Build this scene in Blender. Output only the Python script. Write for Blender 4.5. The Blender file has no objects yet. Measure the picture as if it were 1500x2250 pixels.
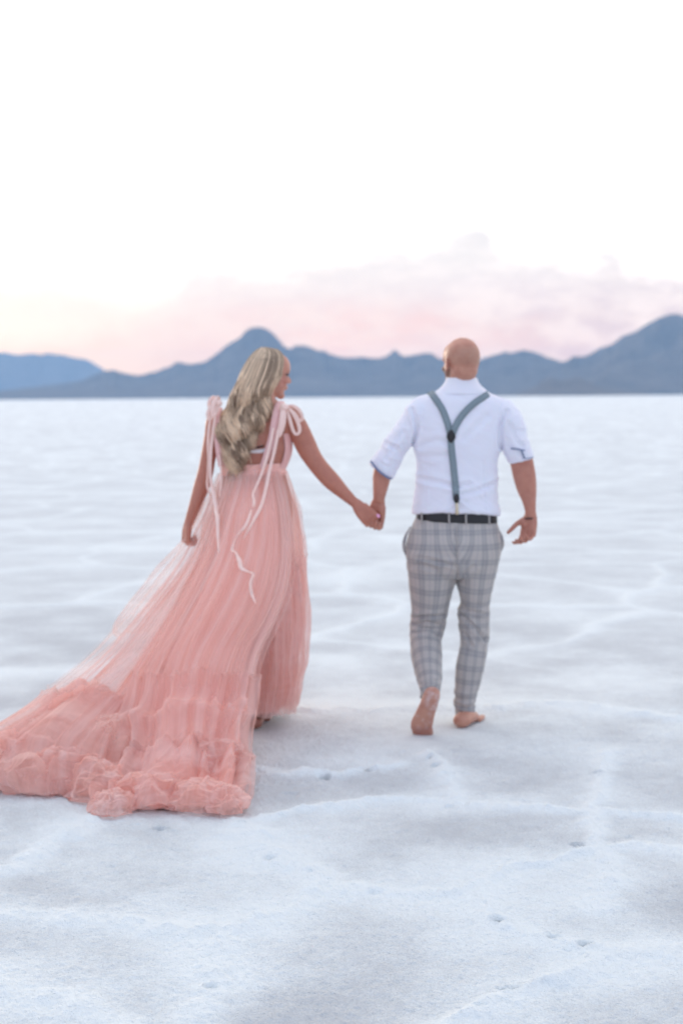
import bpy, math, random
import numpy as np
from mathutils import Vector, Matrix

random.seed(7); rng = np.random.default_rng(7)
D2R = math.radians
C = bpy.context.scene.collection
scn = bpy.context.scene

# ------------------------------------------------------------------ camera
CAM_H = 1.56
F = 3125.0                      # focal length in pixels of a 1500x2250 frame (50 mm, 36 mm high)
PITCH = math.atan((1125.0 - 872.5) / F)
ROLL = math.atan(11.0 / 1500.0)
cam_d = bpy.data.cameras.new('camera'); cam = bpy.data.objects.new('camera', cam_d); C.objects.link(cam)
cam_d.sensor_fit = 'VERTICAL'; cam_d.sensor_height = 36.0; cam_d.sensor_width = 24.0; cam_d.lens = 50.0
cam_d.clip_start = 0.1; cam_d.clip_end = 80000.0
cam.matrix_world = Matrix.Translation((0, 0, CAM_H)) @ Matrix.Rotation(math.pi/2 - PITCH, 4, 'X') @ Matrix.Rotation(-ROLL, 4, 'Z')
cam_d.dof.use_dof = True; cam_d.dof.focus_distance = 3.95; cam_d.dof.aperture_fstop = 2.6
scn.camera = cam
CM = np.array(cam.matrix_world.to_3x3())

def ray(px, py):
    d = CM @ np.array([(px - 750.0) / F, -(py - 1125.0) / F, -1.0])
    return d / d[1]
def W(px, py, Y):
    return np.array([0, 0, CAM_H]) + ray(px, py) * Y
def G(px, py):
    d = ray(px, py); t = -CAM_H / d[2]
    return np.array([0, 0, CAM_H]) + d * t

# ------------------------------------------------------------------ world, sun, exposure
SUN_EL, SUN_AZ = D2R(6.0), D2R(-30.0)      # low, ahead and to the left, just above the ridge
w = bpy.data.worlds.new("World"); scn.world = w; w.use_nodes = True
nt = w.node_tree; nt.nodes.clear()
class NT:
    def __init__(s, t): s.t = t
    def n(s, typ, **kw):
        nd = s.t.nodes.new(typ)
        for k, v in kw.items():
            if k.startswith('i_'):
                key = k[2:]; key = int(key) if key.isdigit() else key
                nd.inputs[key].default_value = v
            else: setattr(nd, k, v)
        return nd
    def l(s, a, b): s.t.links.new(a, b)
    def put(s, inp, v):
        if isinstance(v, bpy.types.NodeSocket): s.l(v, inp)
        elif v is not None: inp.default_value = v
    def m(s, op, a=None, b=None, c=None, clamp=False):
        nd = s.t.nodes.new('ShaderNodeMath'); nd.operation = op; nd.use_clamp = clamp
        for i, v in enumerate((a, b, c)):
            if v is not None: s.put(nd.inputs[i], v)
        return nd.outputs[0]
    def mix(s, f, a, b, blend='MIX'):
        nd = s.t.nodes.new('ShaderNodeMix'); nd.data_type = 'RGBA'; nd.blend_type = blend
        for i, v in ((0, f), (6, a), (7, b)):
            if isinstance(v, tuple) and len(v) == 3: v = v + (1,)
            s.put(nd.inputs[i], v)
        return nd.outputs[2]
    def ss(s, x, lo, hi, a=0.0, b=1.0):
        nd = s.t.nodes.new('ShaderNodeMapRange'); nd.interpolation_type = 'SMOOTHSTEP'
        s.put(nd.inputs[0], x); s.put(nd.inputs[1], lo); s.put(nd.inputs[2], hi); s.put(nd.inputs[3], a); s.put(nd.inputs[4], b)
        return nd.outputs[0]
    def noise(s, vec, scale, detail=3, rough=.5, dist=0):
        nd = s.t.nodes.new('ShaderNodeTexNoise'); s.put(nd.inputs['Vector'], vec)
        nd.inputs['Scale'].default_value = scale; nd.inputs['Detail'].default_value = detail
        nd.inputs['Roughness'].default_value = rough; nd.inputs['Distortion'].default_value = dist
        return nd.outputs[0]
N = NT(nt)
tc = N.n('ShaderNodeTexCoord'); sep = N.n('ShaderNodeSeparateXYZ'); N.l(tc.outputs['Generated'], sep.inputs[0])
dx, dy, dz = sep.outputs
el = N.m('ARCSINE', dz)                                  # elevation of the sky direction
az = N.m('ARCTAN2', dx, dy)                              # compass bearing from the view's north
Xp = N.m('DIVIDE', az, 0.24)                             # about -1..1 over the photographed part of the sky
Ep = N.m('DIVIDE', el, 0.28)                             # 0 horizon .. 1 upper frame
comb = N.n('ShaderNodeCombineXYZ'); N.l(az, comb.inputs[0]); N.l(N.m('MULTIPLY', el, 2.2), comb.inputs[1])
cl = comb.outputs[0]
n1 = N.noise(cl, 9, 6, .58, .3); n2 = N.noise(cl, 26, 5, .6); n3 = N.noise(cl, 3.2, 4, .5, .4)
cu = N.n('ShaderNodeFloatCurve')                         # top of the cloud bank against bearing
N.put(cu.inputs[1], N.m('MULTIPLY_ADD', Xp, 0.25, 0.5, clamp=True))
mp = cu.mapping; c0 = mp.curves[0]
def cpt(px, py): return (0.5 + 0.25*((px-750)/F)/0.24, ((872-py)/F)/0.28)
pts = [(0.0, .20), (.2, .12)] + [cpt(*p) for p in [(0,740),(250,700),(390,640),(440,572),(620,580),(740,552),(900,540),(970,515),(1045,488),(1090,525),(1200,560),(1285,570),(1325,548),(1370,585),(1500,612)]] + [(.85,.26),(1.0,.18)]
while len(c0.points) < len(pts): c0.points.new(.5, .5)
for p, q in zip(c0.points, sorted(pts)): p.location = q; p.handle_type = 'AUTO'
mp.update()
top = N.m('ADD', cu.outputs[0], N.m('MULTIPLY', N.m('SUBTRACT', n2, .5), .12))
rel = N.m('SUBTRACT', top, Ep)
bank = N.ss(rel, -0.012, .060)
veil = N.ss(N.m('MULTIPLY_ADD', n1, 1.0, N.m('MULTIPLY', Ep, -.12)), .50, .72)
sky = N.n('ShaderNodeTexSky', sky_type='NISHITA', sun_disc=False, sun_elevation=SUN_EL, sun_rotation=SUN_AZ, altitude=1280.0, air_density=1.0, dust_density=2.0)
bg_sky = N.n('ShaderNodeBackground'); N.l(sky.outputs[0], bg_sky.inputs[0]); bg_sky.inputs[1].default_value = 0.018
# high thin overcast lit by the set sun: brightest and warmest ahead, cooler overhead and behind
front = N.ss(N.m('MULTIPLY', dy, 1.0), -0.5, 0.75)
base = N.mix(front, (0.66, 0.765, 0.96), (1.30, 1.24, 1.19))
lowf = N.m('MULTIPLY', N.ss(Ep, .46, .20), N.ss(Xp, 1.3, -.2))
base = N.mix(N.m('MULTIPLY', lowf, front), base, (.85, .80, .80))
warm = N.m('MULTIPLY', N.ss(Ep, .24, .04), N.ss(N.m('ABSOLUTE', N.m('ADD', Xp, .6)), 1.1, .1))
base = N.mix(warm, base, (.85, .765, .75))
cloudc = N.mix(N.ss(Ep, .17, .36), (.715, .675, .725), (.735, .74, .77))
cloudc = N.mix(N.m('MULTIPLY', N.ss(Xp, -.1, .8), N.ss(Ep, .36, .12)), cloudc, (.64, .625, .715))
pink = N.m('MULTIPLY', N.m('MULTIPLY', N.ss(Ep, .06, .15), N.ss(Ep, .27, .19)), N.ss(N.m('ABSOLUTE', N.m('SUBTRACT', Xp, .12)), .75, .1))
pink = N.m('MULTIPLY', pink, N.ss(n1, .36, .56))
cloudc = N.mix(N.m('MULTIPLY', pink, .62), cloudc, (.81, .64, .67))
cloudc = N.mix(N.m('MULTIPLY', N.m('MULTIPLY', N.ss(Xp, -.35, -.85), N.ss(Ep, .30, .20)), .6), cloudc, (.83, .74, .71))
cloudc = N.mix(N.m('MULTIPLY', N.ss(n2, .62, .42), .35), cloudc, (.77, .76, .785))
col = N.mix(N.m('MULTIPLY', bank, N.ss(N.m('ADD', N.m('MULTIPLY', n2, .5), N.m('MULTIPLY', n1, .5)), .34, .56, .74, 1.0)), base, cloudc)
wisps = N.m('MULTIPLY', N.ss(N.noise(cl, 7, 5, .55, .6), .50, .66), N.ss(N.m('ABSOLUTE', N.m('SUBTRACT', Ep, .30)), .16, .04))
wisps = N.m('MULTIPLY', wisps, N.ss(Xp, -.2, -.6))
col = N.mix(N.m('MULTIPLY', wisps, .7), col, (.72, .70, .71))
# the light leaving the sky, before the haze layer dims it and adds its own blue on the way
HAZE, TOP, J = 5.3e-5, 650.0, (.27, .58, .86)
L_ = N.m('MINIMUM', N.m('DIVIDE', TOP, N.m('MAXIMUM', dz, .001)), 19000.0); T_ = N.m('EXPONENT', N.m('MULTIPLY', L_, -HAZE))
vm = N.n('ShaderNodeVectorMath', operation='SCALE'); vm.inputs[0].default_value = J; N.l(N.m('SUBTRACT', 1.0, T_), vm.inputs[3])
vs_ = N.n('ShaderNodeVectorMath', operation='SUBTRACT'); N.l(col, vs_.inputs[0]); N.l(vm.outputs[0], vs_.inputs[1])
vd = N.n('ShaderNodeVectorMath', operation='SCALE'); N.l(vs_.outputs[0], vd.inputs[0]); N.l(N.m('DIVIDE', 1.0, T_), vd.inputs[3])
vx = N.n('ShaderNodeVectorMath', operation='MAXIMUM'); N.l(vd.outputs[0], vx.inputs[0]); vx.inputs[1].default_value = (.02, .02, .02); col = vx.outputs[0]
bg = N.n('ShaderNodeBackground'); N.l(col, bg.inputs[0]); bg.inputs[1].default_value = 1.0
add = N.n('ShaderNodeAddShader'); N.l(bg.outputs[0], add.inputs[0]); N.l(bg_sky.outputs[0], add.inputs[1])
out = N.n('ShaderNodeOutputWorld'); N.l(add.outputs[0], out.inputs[0])

sun_d = bpy.data.lights.new('sun', 'SUN'); sun = bpy.data.objects.new('sun', sun_d); C.objects.link(sun)
sun_d.energy = 0.9; sun_d.angle = D2R(12); sun_d.color = (1.0, .82, .66)
sv = Vector((math.sin(SUN_AZ)*math.cos(SUN_EL), math.cos(SUN_AZ)*math.cos(SUN_EL), math.sin(SUN_EL)))
sun.rotation_euler = sv.to_track_quat('Z', 'Y').to_euler()
vs = scn.view_settings; vs.view_transform = 'Standard'; vs.look = 'None'; vs.exposure = 0.17; vs.gamma = 1.0
scn.cycles.transparent_max_bounces = 24; scn.cycles.volume_bounces = 1

# ------------------------------------------------------------------ helpers
def tag(o, label=None, cat=None, group=None, kind=None):
    if label: o['label'] = label
    if cat: o['category'] = cat
    if group: o['group'] = group
    if kind: o['kind'] = kind
    return o
def empty(name, loc):
    o = bpy.data.objects.new(name, None); o.location = loc; o.empty_display_size = .2; C.objects.link(o); return o
def newmesh(name, verts, faces, smooth=True):
    me = bpy.data.meshes.new(name); v = np.asarray(verts, dtype=np.float32)
    if isinstance(faces, np.ndarray):
        nf, k = faces.shape
        me.vertices.add(len(v)); me.vertices.foreach_set('co', v.ravel())
        me.loops.add(nf*k); me.loops.foreach_set('vertex_index', faces.ravel().astype(np.int32))
        me.polygons.add(nf); me.polygons.foreach_set('loop_start', np.arange(0, nf*k, k, dtype=np.int32))
        me.update(calc_edges=True)
    else:
        me.from_pydata([tuple(map(float, p)) for p in v], [], faces); me.update()
    me.validate()
    me.polygons.foreach_set('use_smooth', np.full(len(me.polygons), smooth)); me.update()
    return me
def link(name, me, mat, parent=None):
    o = bpy.data.objects.new(name, me); C.objects.link(o)
    if mat: me.materials.clear(); me.materials.append(mat)
    if parent is not None:
        o.parent = parent
        o.matrix_parent_inverse = Matrix.Translation(-world_loc(parent))
    return o
def world_loc(o):
    return Vector(o.location) if o.parent is None else Vector((0,0,0)) if o.type == 'MESH' else Vector(o.location)
def vco(me):
    a = np.empty(len(me.vertices)*3, np.float32); me.vertices.foreach_get('co', a); return a.reshape(-1, 3).astype(float)
def vno(me):
    a = np.empty(len(me.vertices)*3, np.float32); me.vertices.foreach_get('normal', a); return a.reshape(-1, 3).astype(float)
def setco(me, co):
    me.vertices.foreach_set('co', co.astype(np.float32).ravel()); me.update()
def attr_v(me, name, arr):
    a = me.attributes.new(name, 'FLOAT_VECTOR', 'POINT'); a.data.foreach_set('vector', np.asarray(arr, np.float32).ravel())
def attr_f(me, name, arr):
    a = me.attributes.new(name, 'FLOAT', 'POINT'); a.data.foreach_set('value', np.asarray(arr, np.float32).ravel())

def _h(i, seed):
    x = np.sin((i[..., 0]*127.1 + i[..., 1]*311.7 + (i[..., 2]*74.7 if i.shape[-1] > 2 else 0) + seed*53.13)) * 43758.5453
    return x - np.floor(x)
def vnoise(p, seed=0):
    p = np.asarray(p, float); k = p.shape[-1]; i = np.floor(p); f = p - i; f = f*f*f*(f*(f*6-15)+10)
    r = 0
    for c in range(2**k):
        o = np.array([(c >> j) & 1 for j in range(k)])
        wgt = np.prod(np.where(o == 1, f, 1-f), axis=-1); r = r + wgt*_h(i+o, seed)
    return r*2-1
def fbm(p, seed=0, oct=4, gain=.5):
    p = np.asarray(p, float); a = 1; s = 0; t = 0
    for o in range(oct): s = s + a*vnoise(p*(2.03**o)+o*17.3, seed+o); t += a; a *= gain
    return s/t
def ridged(p, seed=0, oct=4, gain=.5):
    p = np.asarray(p, float); a = 1; s = 0; t = 0
    for o in range(oct): s = s + a*(1-np.abs(vnoise(p*(2.03**o)+o*11.7, seed+o))*1.6); t += a; a *= gain
    return s/t
def sstep(x, a, b):
    t = np.clip((x-a)/(b-a), 0, 1); return t*t*(3-2*t)
def resample(P, n):
    """monotone-ish cubic through control rows P (m,k), evenly by index"""
    P = np.asarray(P, float); m = len(P)
    T = np.zeros_like(P); T[1:-1] = (P[2:]-P[:-2])*.5; T[0] = P[1]-P[0]; T[-1] = P[-1]-P[-2]
    t = np.linspace(0, m-1, n); i = np.minimum(t.astype(int), m-2); f = (t-i)[:, None]
    h00 = 2*f**3-3*f**2+1; h10 = f**3-2*f**2+f; h01 = -2*f**3+3*f**2; h11 = f**3-f**2
    return h00*P[i]+h10*T[i]+h01*P[i+1]+h11*T[i+1]

class Parts:
    """collects closed shapes, then fuses them into one continuous surface"""
    def __init__(s): s.v = []; s.f = []; s.n = 0
    def add(s, v, f):
        s.v.append(np.asarray(v, float)); s.f += [tuple(int(i)+s.n for i in q) for q in f]; s.n += len(v)
    def rings(s, R):
        R = np.asarray(R); m, k, _ = R.shape; f = []
        for i in range(m-1):
            for j in range(k): f.append((i*k+j, i*k+(j+1) % k, (i+1)*k+(j+1) % k, (i+1)*k+j))
        v = list(R.reshape(-1, 3)); v.append(R[0].mean(0)); v.append(R[-1].mean(0)); a = m*k; b = a+1
        for j in range(k): f.append((a, (j+1) % k, j)); f.append((b, (m-1)*k+j, (m-1)*k+(j+1) % k))
        s.add(v, f)
    def loft(s, secs, n=None, k=36, sq=1.0, cap=.0):
        """secs rows: (Lx,Ly,Rx,Ry,Y,half_thickness) silhouette pairs in photo pixels at distance Y"""
        rows = []
        for q in secs:
            L = W(q[0], q[1], q[4]); R = W(q[2], q[3], q[4])
            rows.append(np.concatenate([(L+R)/2, (R-L)/2, [q[5]]]))
        rows = resample(rows, n or len(rows)*6)
        th = np.linspace(0, 2*math.pi, k, endpoint=False); ct, st = np.cos(th), np.sin(th)
        cx = np.sign(ct)*np.abs(ct)**sq; sx = np.sign(st)*np.abs(st)**sq
        R = []
        for i, r in enumerate(rows):
            a = rows[min(i+1, len(rows)-1)][:3]-rows[max(i-1, 0)][:3]; a /= np.linalg.norm(a)+1e-9
            u = r[3:6]; v = np.cross(a, u); v /= np.linalg.norm(v)+1e-9
            if v[1] > 0: v = -v
            R.append(r[:3]+cx[:, None]*u+sx[:, None]*v*r[6])
        s.rings(R)
    def tube(s, pts, rad, n=None, k=14, flat=1.0):
        q = np.concatenate([np.asarray(pts, float), np.asarray(rad, float)[:, None]], 1)
        q = resample(q, n or len(q)*5)
        # rounded ends
        d0 = q[0,:3]-q[1,:3]; d0 /= np.linalg.norm(d0)+1e-9; d1 = q[-1,:3]-q[-2,:3]; d1 /= np.linalg.norm(d1)+1e-9
        pre = [np.append(q[0,:3]+d0*q[0,3]*c, q[0,3]*math.sqrt(1-c*c)) for c in (.97,.8,.5)]
        post = [np.append(q[-1,:3]+d1*q[-1,3]*c, q[-1,3]*math.sqrt(1-c*c)) for c in (.5,.8,.97)]
        q = np.array(pre+list(q)+post)
        R = []; ref = np.array([.2, .3, 1.0]); th = np.linspace(0, 2*math.pi, k, endpoint=False)
        for i in range(len(q)):
            a = q[min(i+1, len(q)-1),:3]-q[max(i-1, 0),:3]; a /= np.linalg.norm(a)+1e-9
            u = np.cross(a, ref); 
            if np.linalg.norm(u) < .1: u = np.cross(a, (1, 0, 0))
            u /= np.linalg.norm(u); v = np.cross(a, u); ref = np.cross(u, a)
            R.append(q[i,:3]+q[i,3]*(np.cos(th)[:, None]*u*flat+np.sin(th)[:, None]*v))
        s.rings(R)
    def ell(s, c, r, M=None, k=20):
        R = []
        for a in np.linspace(-math.pi/2*.96, math.pi/2*.96, k//2+2):
            th = np.linspace(0, 2*math.pi, k, endpoint=False)
            R.append(np.stack([np.cos(th)*math.cos(a)*r[0], np.sin(th)*math.cos(a)*r[1], np.full(k, math.sin(a)*r[2])], 1))
        R = np.array(R)
        if M is not None: R = R @ np.asarray(M).T
        s.rings(R+np.asarray(c))
    def fuse(s, name, voxel=.004, smooth=6, fac=.5):
        me = newmesh(name, np.concatenate(s.v), s.f)
        o = bpy.data.objects.new(name, me); C.objects.link(o)
        m = o.modifiers.new('r', 'REMESH'); m.mode = 'VOXEL'; m.voxel_size = voxel; m.adaptivity = 0
        m2 = o.modifiers.new('s', 'SMOOTH'); m2.factor = fac; m2.iterations = smooth
        dg = bpy.context.evaluated_depsgraph_get(); ev = o.evaluated_get(dg)
        r = bpy.data.meshes.new_from_object(ev); bpy.data.objects.remove(o)
        r.polygons.foreach_set('use_smooth', np.full(len(r.polygons), True)); r.update(); r.name = name
        return r
    def raw(s, name): return newmesh(name, np.concatenate(s.v), s.f)

def material(name):
    m = bpy.data.materials.new(name); m.use_nodes = True; m.node_tree.nodes.clear()
    n = NT(m.node_tree); o = n.n('ShaderNodeOutputMaterial'); return m, n, o
def principled(name, color, rough=.6, bump=None, **kw):
    m, n, o = material(name); p = n.n('ShaderNodeBsdfPrincipled')
    if callable(color): n.put(p.inputs['Base Color'], color(n))
    else: p.inputs['Base Color'].default_value = tuple(color)+(1,)
    p.inputs['Roughness'].default_value = rough
    for k, v in kw.items(): p.inputs[k.replace('_', ' ')].default_value = v
    if bump:
        h, st, di = bump(n); b = n.n('ShaderNodeBump'); n.put(b.inputs['Height'], h)
        b.inputs['Strength'].default_value = st; b.inputs['Distance'].default_value = di
        n.l(b.outputs[0], p.inputs['Normal'])
    n.l(p.outputs[0], o.inputs[0]); return m
def attr(n, name, out='Vector'):
    a = n.n('ShaderNodeAttribute', attribute_name=name); return a.outputs[out]
def objco(n): return n.n('ShaderNodeTexCoord').outputs['Object']

# ------------------------------------------------------------------ salt flat
RIDGES = [  # raised salt seams between plates, traced on the ground
 [(-60,2006),(60,2012),(180,2018),(280,2030),(340,2044),(420,2050),(500,2046),(580,2030),(650,1995),(720,1972),(800,1966),(900,1966),(1000,1960),(1060,1932),(1110,1912),(1190,1900),(1250,1878),(1330,1864),(1420,1860),(1560,1864)],
 [(500,2046),(482,2090),(468,2130),(455,2180),(430,2260)],
 [(720,1972),(690,1940),(640,1900),(590,1862),(520,1800)],
 [(1560,2084),(1450,2090),(1370,2098),(1300,2110),(1240,2150),(1180,2165),(1120,2185),(1040,2215),(980,2250)],
 [(1040,1950),(1080,2010),(1150,2050),(1230,2075),(1310,2102)],
 [(1310,2000),(1330,1900),(1312,1850),(1306,1780),(1318,1700),(1330,1650)],
 [(520,1568),(620,1562),(720,1563),(850,1560),(960,1560),(1060,1556),(1150,1548),(1260,1552),(1400,1568),(1560,1590)],
 [(560,1690),(700,1700),(800,1688),(860,1680)],
 [(560,1800),(700,1772),(850,1755),(1000,1762),(1150,1775),(1300,1780),(1560,1800)],
 [(935,1655),(955,1675),(990,1720),(1010,1760)],
 [(-40,2150),(80,2190),(200,2230),(300,2260)],
 [(200,1800),(120,1850),(40,1900),(-50,1930)],
]
PITS = [(352,1819,26,1.3),(1266,1856,24,1.0),(1381,1837,20,.5),(1405,1850,16,.4),(1098,2028,34,1.1),(1215,2062,30,.8),(1283,2083,28,1.1),(1195,2052,16,.6),(1118,2174,38,1.0),(1150,2166,26,.6),
        (462,2170,24,.9),(595,1890,24,.6),(680,1922,20,.4),(820,1967,30,.35),(945,1668,14,1.0),(958,1682,18,1.2),(715,1703,36,.7),(800,1689,40,.7),(982,1702,22,.6),(1312,1697,18,1.0),(528,1808,20,.6),(640,1738,30,.4),
        (985,1768,18,.5),(1050,2215,24,.4),(250,1905,30,.3)]
def seg_dist(P, poly):
    best = np.full(len(P), 1e9)
    for a, b in zip(poly[:-1], poly[1:]):
        ab = b-a; t = np.clip(((P-a) @ ab)/(ab @ ab), 0, 1); d = np.hypot(*(P-(a+t[:, None]*ab)).T); best = np.minimum(best, d)
    return best
def voro_edge(p, seed):
    i = np.floor(p); d1 = np.full(len(p), 9.); d2 = np.full(len(p), 9.)
    for ox in (-1, 0, 1):
        for oy in (-1, 0, 1):
            c = i+np.array([ox, oy]); q = c+np.stack([_h(c, seed), _h(c, seed+9)], -1)
            d = np.hypot(*(p-q).T); d2 = np.minimum(d2, np.maximum(d, d1)); d1 = np.minimum(d1, d)
    return d2-d1
def ground_height(P):
    r = np.hypot(P[:, 0], P[:, 1])
    wob = P + .22*np.stack([fbm(P*1.3, 3, 3), fbm(P*1.3+9, 5, 3)], -1)
    ridge = np.zeros(len(P)); wide = np.zeros(len(P)); near = r < 12
    for R in RIDGES:
        q = np.array([G(*c)[:2] for c in R]); q = resample(q, len(q)*4)
        Pn = P[near] + .035*np.stack([fbm(P[near]*7, 23, 2), fbm(P[near]*7+4, 25, 2)], -1)
        d = seg_dist(Pn, q); wd = .055+.045*fbm(P[near]*3, 31, 2)
        ridge[near] = np.maximum(ridge[near], np.exp(-(d/wd)**2)*np.clip(.75+.6*fbm(P[near]*2.5, 35, 3)+.5*fbm(P[near]*13, 33, 3), 0, 1.3)); wide[near] = np.maximum(wide[near], np.exp(-(d/.22)**1.2))
    e = voro_edge(wob*.55, 4); far_r = .45*np.exp(-(e/.055)**2)*sstep(r, 7.5, 10)
    e2 = voro_edge(wob*np.array([.16, .3])+3, 8); far_r = np.maximum(far_r, .4*np.exp(-(e2/.05)**2)*sstep(r, 9, 14))
    ridge = np.maximum(ridge, far_r); wide = np.maximum(wide, np.exp(-(e/.2))*sstep(r, 6.5, 9)*.8)
    und = fbm(P*np.array([.7, .9])+20, 41, 4)
    streak = fbm(P*np.array([.16, .55]), 47, 4)
    h = und*(.020-.014*sstep(r, 6, 10)) + ridge*.020 + .0035*ridge*fbm(P*40, 51, 2) + streak*.008*sstep(r, 8, 30)
    g = sstep(r, 12, 5); h += g*(.0040*fbm(P*20, 61, 3)+.0036*fbm(P*58, 63, 2)+.0022*fbm(P*120, 65, 2))
    pit = np.zeros(len(P))
    for px, py, wpx, dep in PITS:
        c = G(px, py)[:2]; m = wpx/F*c[1]; q = (P-c)/np.array([m*.55, m*.5*.8])
        q = q + .25*np.stack([fbm(P*60, 71, 2), fbm(P*60+5, 73, 2)], -1)
        d = np.hypot(*q.T); pit = np.maximum(pit, dep*np.exp(-d**2.4)); h += .005*dep*np.exp(-((d-1.6)/.5)**2)
    h -= .032*pit
    for fx, fy, fr in ((1014, 1600, .30), (925, 1620, .22), (563, 1603, .22)):      # level crust where the feet stand
        c = G(fx, fy)[:2]; h *= 1-.95*np.exp(-(np.hypot(*(P-c).T)/fr)**3)
    calm = 1-.62*sstep(r, 7.5, 13); crust = np.clip(.30+.20*(1-calm)+calm*(.58*wide+.40*und+.14*ridge+.52*fbm(P*2.6, 81, 4)), 0, 1)
    return h, crust, pit, ridge
def build_ground():
    t = np.concatenate([np.arange(-180, -18, 6.0), np.arange(-18, 18, .055), np.arange(18, 180, 6.0)])
    th = np.radians(t)
    r = [0.4, .8, 1.4, 2.0, 2.6, 3.0]
    while r[-1] < 30000:
        x = r[-1]; r.append(x*(1.0017 if x < 7.5 else 1.004 if x < 30 else 1.02 if x < 300 else 1.12))
    r = np.array(r); Rr, Th = np.meshgrid(r, th, indexing='ij')
    P = np.stack([np.sin(Th)*Rr, np.cos(Th)*Rr], -1).reshape(-1, 2)
    h, crust, pit, ridge = ground_height(P)
    fade = 1-sstep(np.hypot(*P.T), 3000, 9000)
    v = np.column_stack([P, h*fade]); m, k = len(r), len(th)
    i = np.arange(m-1)[:, None]*k; j = np.arange(k)[None]; jn = (j+1) % k
    f = np.stack([i+j, i+jn, i+k+jn, i+k+j], -1).reshape(-1, 4)[:, ::-1]
    v = np.concatenate([v, [[0, 0, 0]]]); 
    me = newmesh('salt_flat', v, f.copy())
    attr_f(me, 'crust', np.append(crust, .5)); attr_f(me, 'pit', np.append(pit, 0)); attr_f(me, 'seam', np.append(ridge, 0))
    def col(n):
        c = attr(n, 'crust', 'Fac'); pos = objco(n)
        g = n.noise(pos, 150, 5, .8); g2 = n.noise(pos, 14, 5, .65); g3 = n.noise(pos, 1.5, 6, .62, .4)
        f = n.m('ADD', n.m('MULTIPLY', c, .85), n.m('MULTIPLY_ADD', g, 1.3, -.65))
        f = n.m('ADD', f, n.m('MULTIPLY_ADD', g2, .45, -.225)); f = n.m('ADD', f, n.m('MULTIPLY_ADD', g3, .42, -.21))
        f = n.m('ADD', f, n.m('MULTIPLY', attr(n, 'seam', 'Fac'), .42))
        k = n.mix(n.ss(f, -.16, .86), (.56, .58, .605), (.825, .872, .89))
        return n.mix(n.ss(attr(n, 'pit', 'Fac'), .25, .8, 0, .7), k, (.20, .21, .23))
    def bump(n):
        pos = objco(n); a = n.noise(pos, 105, 3, .6); b = n.noise(pos, 42, 4, .6)
        return n.m('ADD', n.m('MULTIPLY', a, 1.3), b), .9, .009
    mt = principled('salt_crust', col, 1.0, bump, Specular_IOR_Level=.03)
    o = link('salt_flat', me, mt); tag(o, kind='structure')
build_ground()

# ------------------------------------------------------------------ mountains
SKY1 = [(-2300,874),(-2050,850),(-1800,815),(-1500,790),(-1200,812),(-900,800),(-600,760),(-300,790),(-100,772),(0,775),(13,774),(27,778),(40,780),(52,779),(65,777),(78,777),(92,779),(107,775),(123,779),(140,780),(157,784),(170,787),(183,788),(193,791),(205,797),(220,806),(240,822),(280,845),(340,866),(400,873)]
SKY2 = [(-1500,874),(-900,866),(-300,862),(0,858),(60,852),(120,845),(180,836),(215,820),(235,814),(250,813),(265,818),(285,822),(305,825),(318,823),(330,818),(343,817),(358,810),(375,805),(385,797),(393,795),(402,797),(412,800),(428,799),(440,797),(452,794),(463,786),(478,776),(490,765),(500,757),(527,742),(540,727),(550,721),(567,718),(583,721),(600,732),(613,747),(627,763),(637,766),(650,759),(667,759),(680,762),(693,768),(707,772),(713,768),(720,777),(733,780),(743,784),(767,786),(800,784),(813,787),(833,787),(847,783),(857,777),(867,767),(877,777),(887,783),(910,780),(923,777),(937,775),(950,777),(963,787),(1000,795),(1057,789),(1073,783),(1093,778),(1110,772),(1123,776),(1133,773),(1147,769),(1167,772),(1187,778),(1200,785),(1213,788),(1233,795),(1247,800),(1300,815),(1400,840),(1600,862),(2400,866),(2600,874)]
SKY3 = [(1050,872),(1120,858),(1180,830),(1215,805),(1233,795),(1247,792),(1257,783),(1283,783),(1300,775),(1317,765),(1343,757),(1367,738),(1393,730),(1420,712),(1443,700),(1467,691),(1480,689),(1490,690),(1500,694),(1560,725),(1640,720),(1760,770),(1900,760),(2100,800),(2400,790),(2700,820),(2950,850),(3200,874)]
SKY4 = [(1130,872),(1165,855),(1190,838),(1210,829),(1230,836),(1258,832),(1275,828),(1300,842),(1330,856),(1380,862),(1440,868),(1500,872)]
rock = principled('desert_rock', lambda n: n.mix(n.noise(objco(n), .0035, 7, .7), (.05, .05, .055), (.34, .28, .24)), .95,
                  lambda n: (n.noise(objco(n), .012, 6, .6), .9, 160.0), Specular_IOR_Level=.1)
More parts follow.
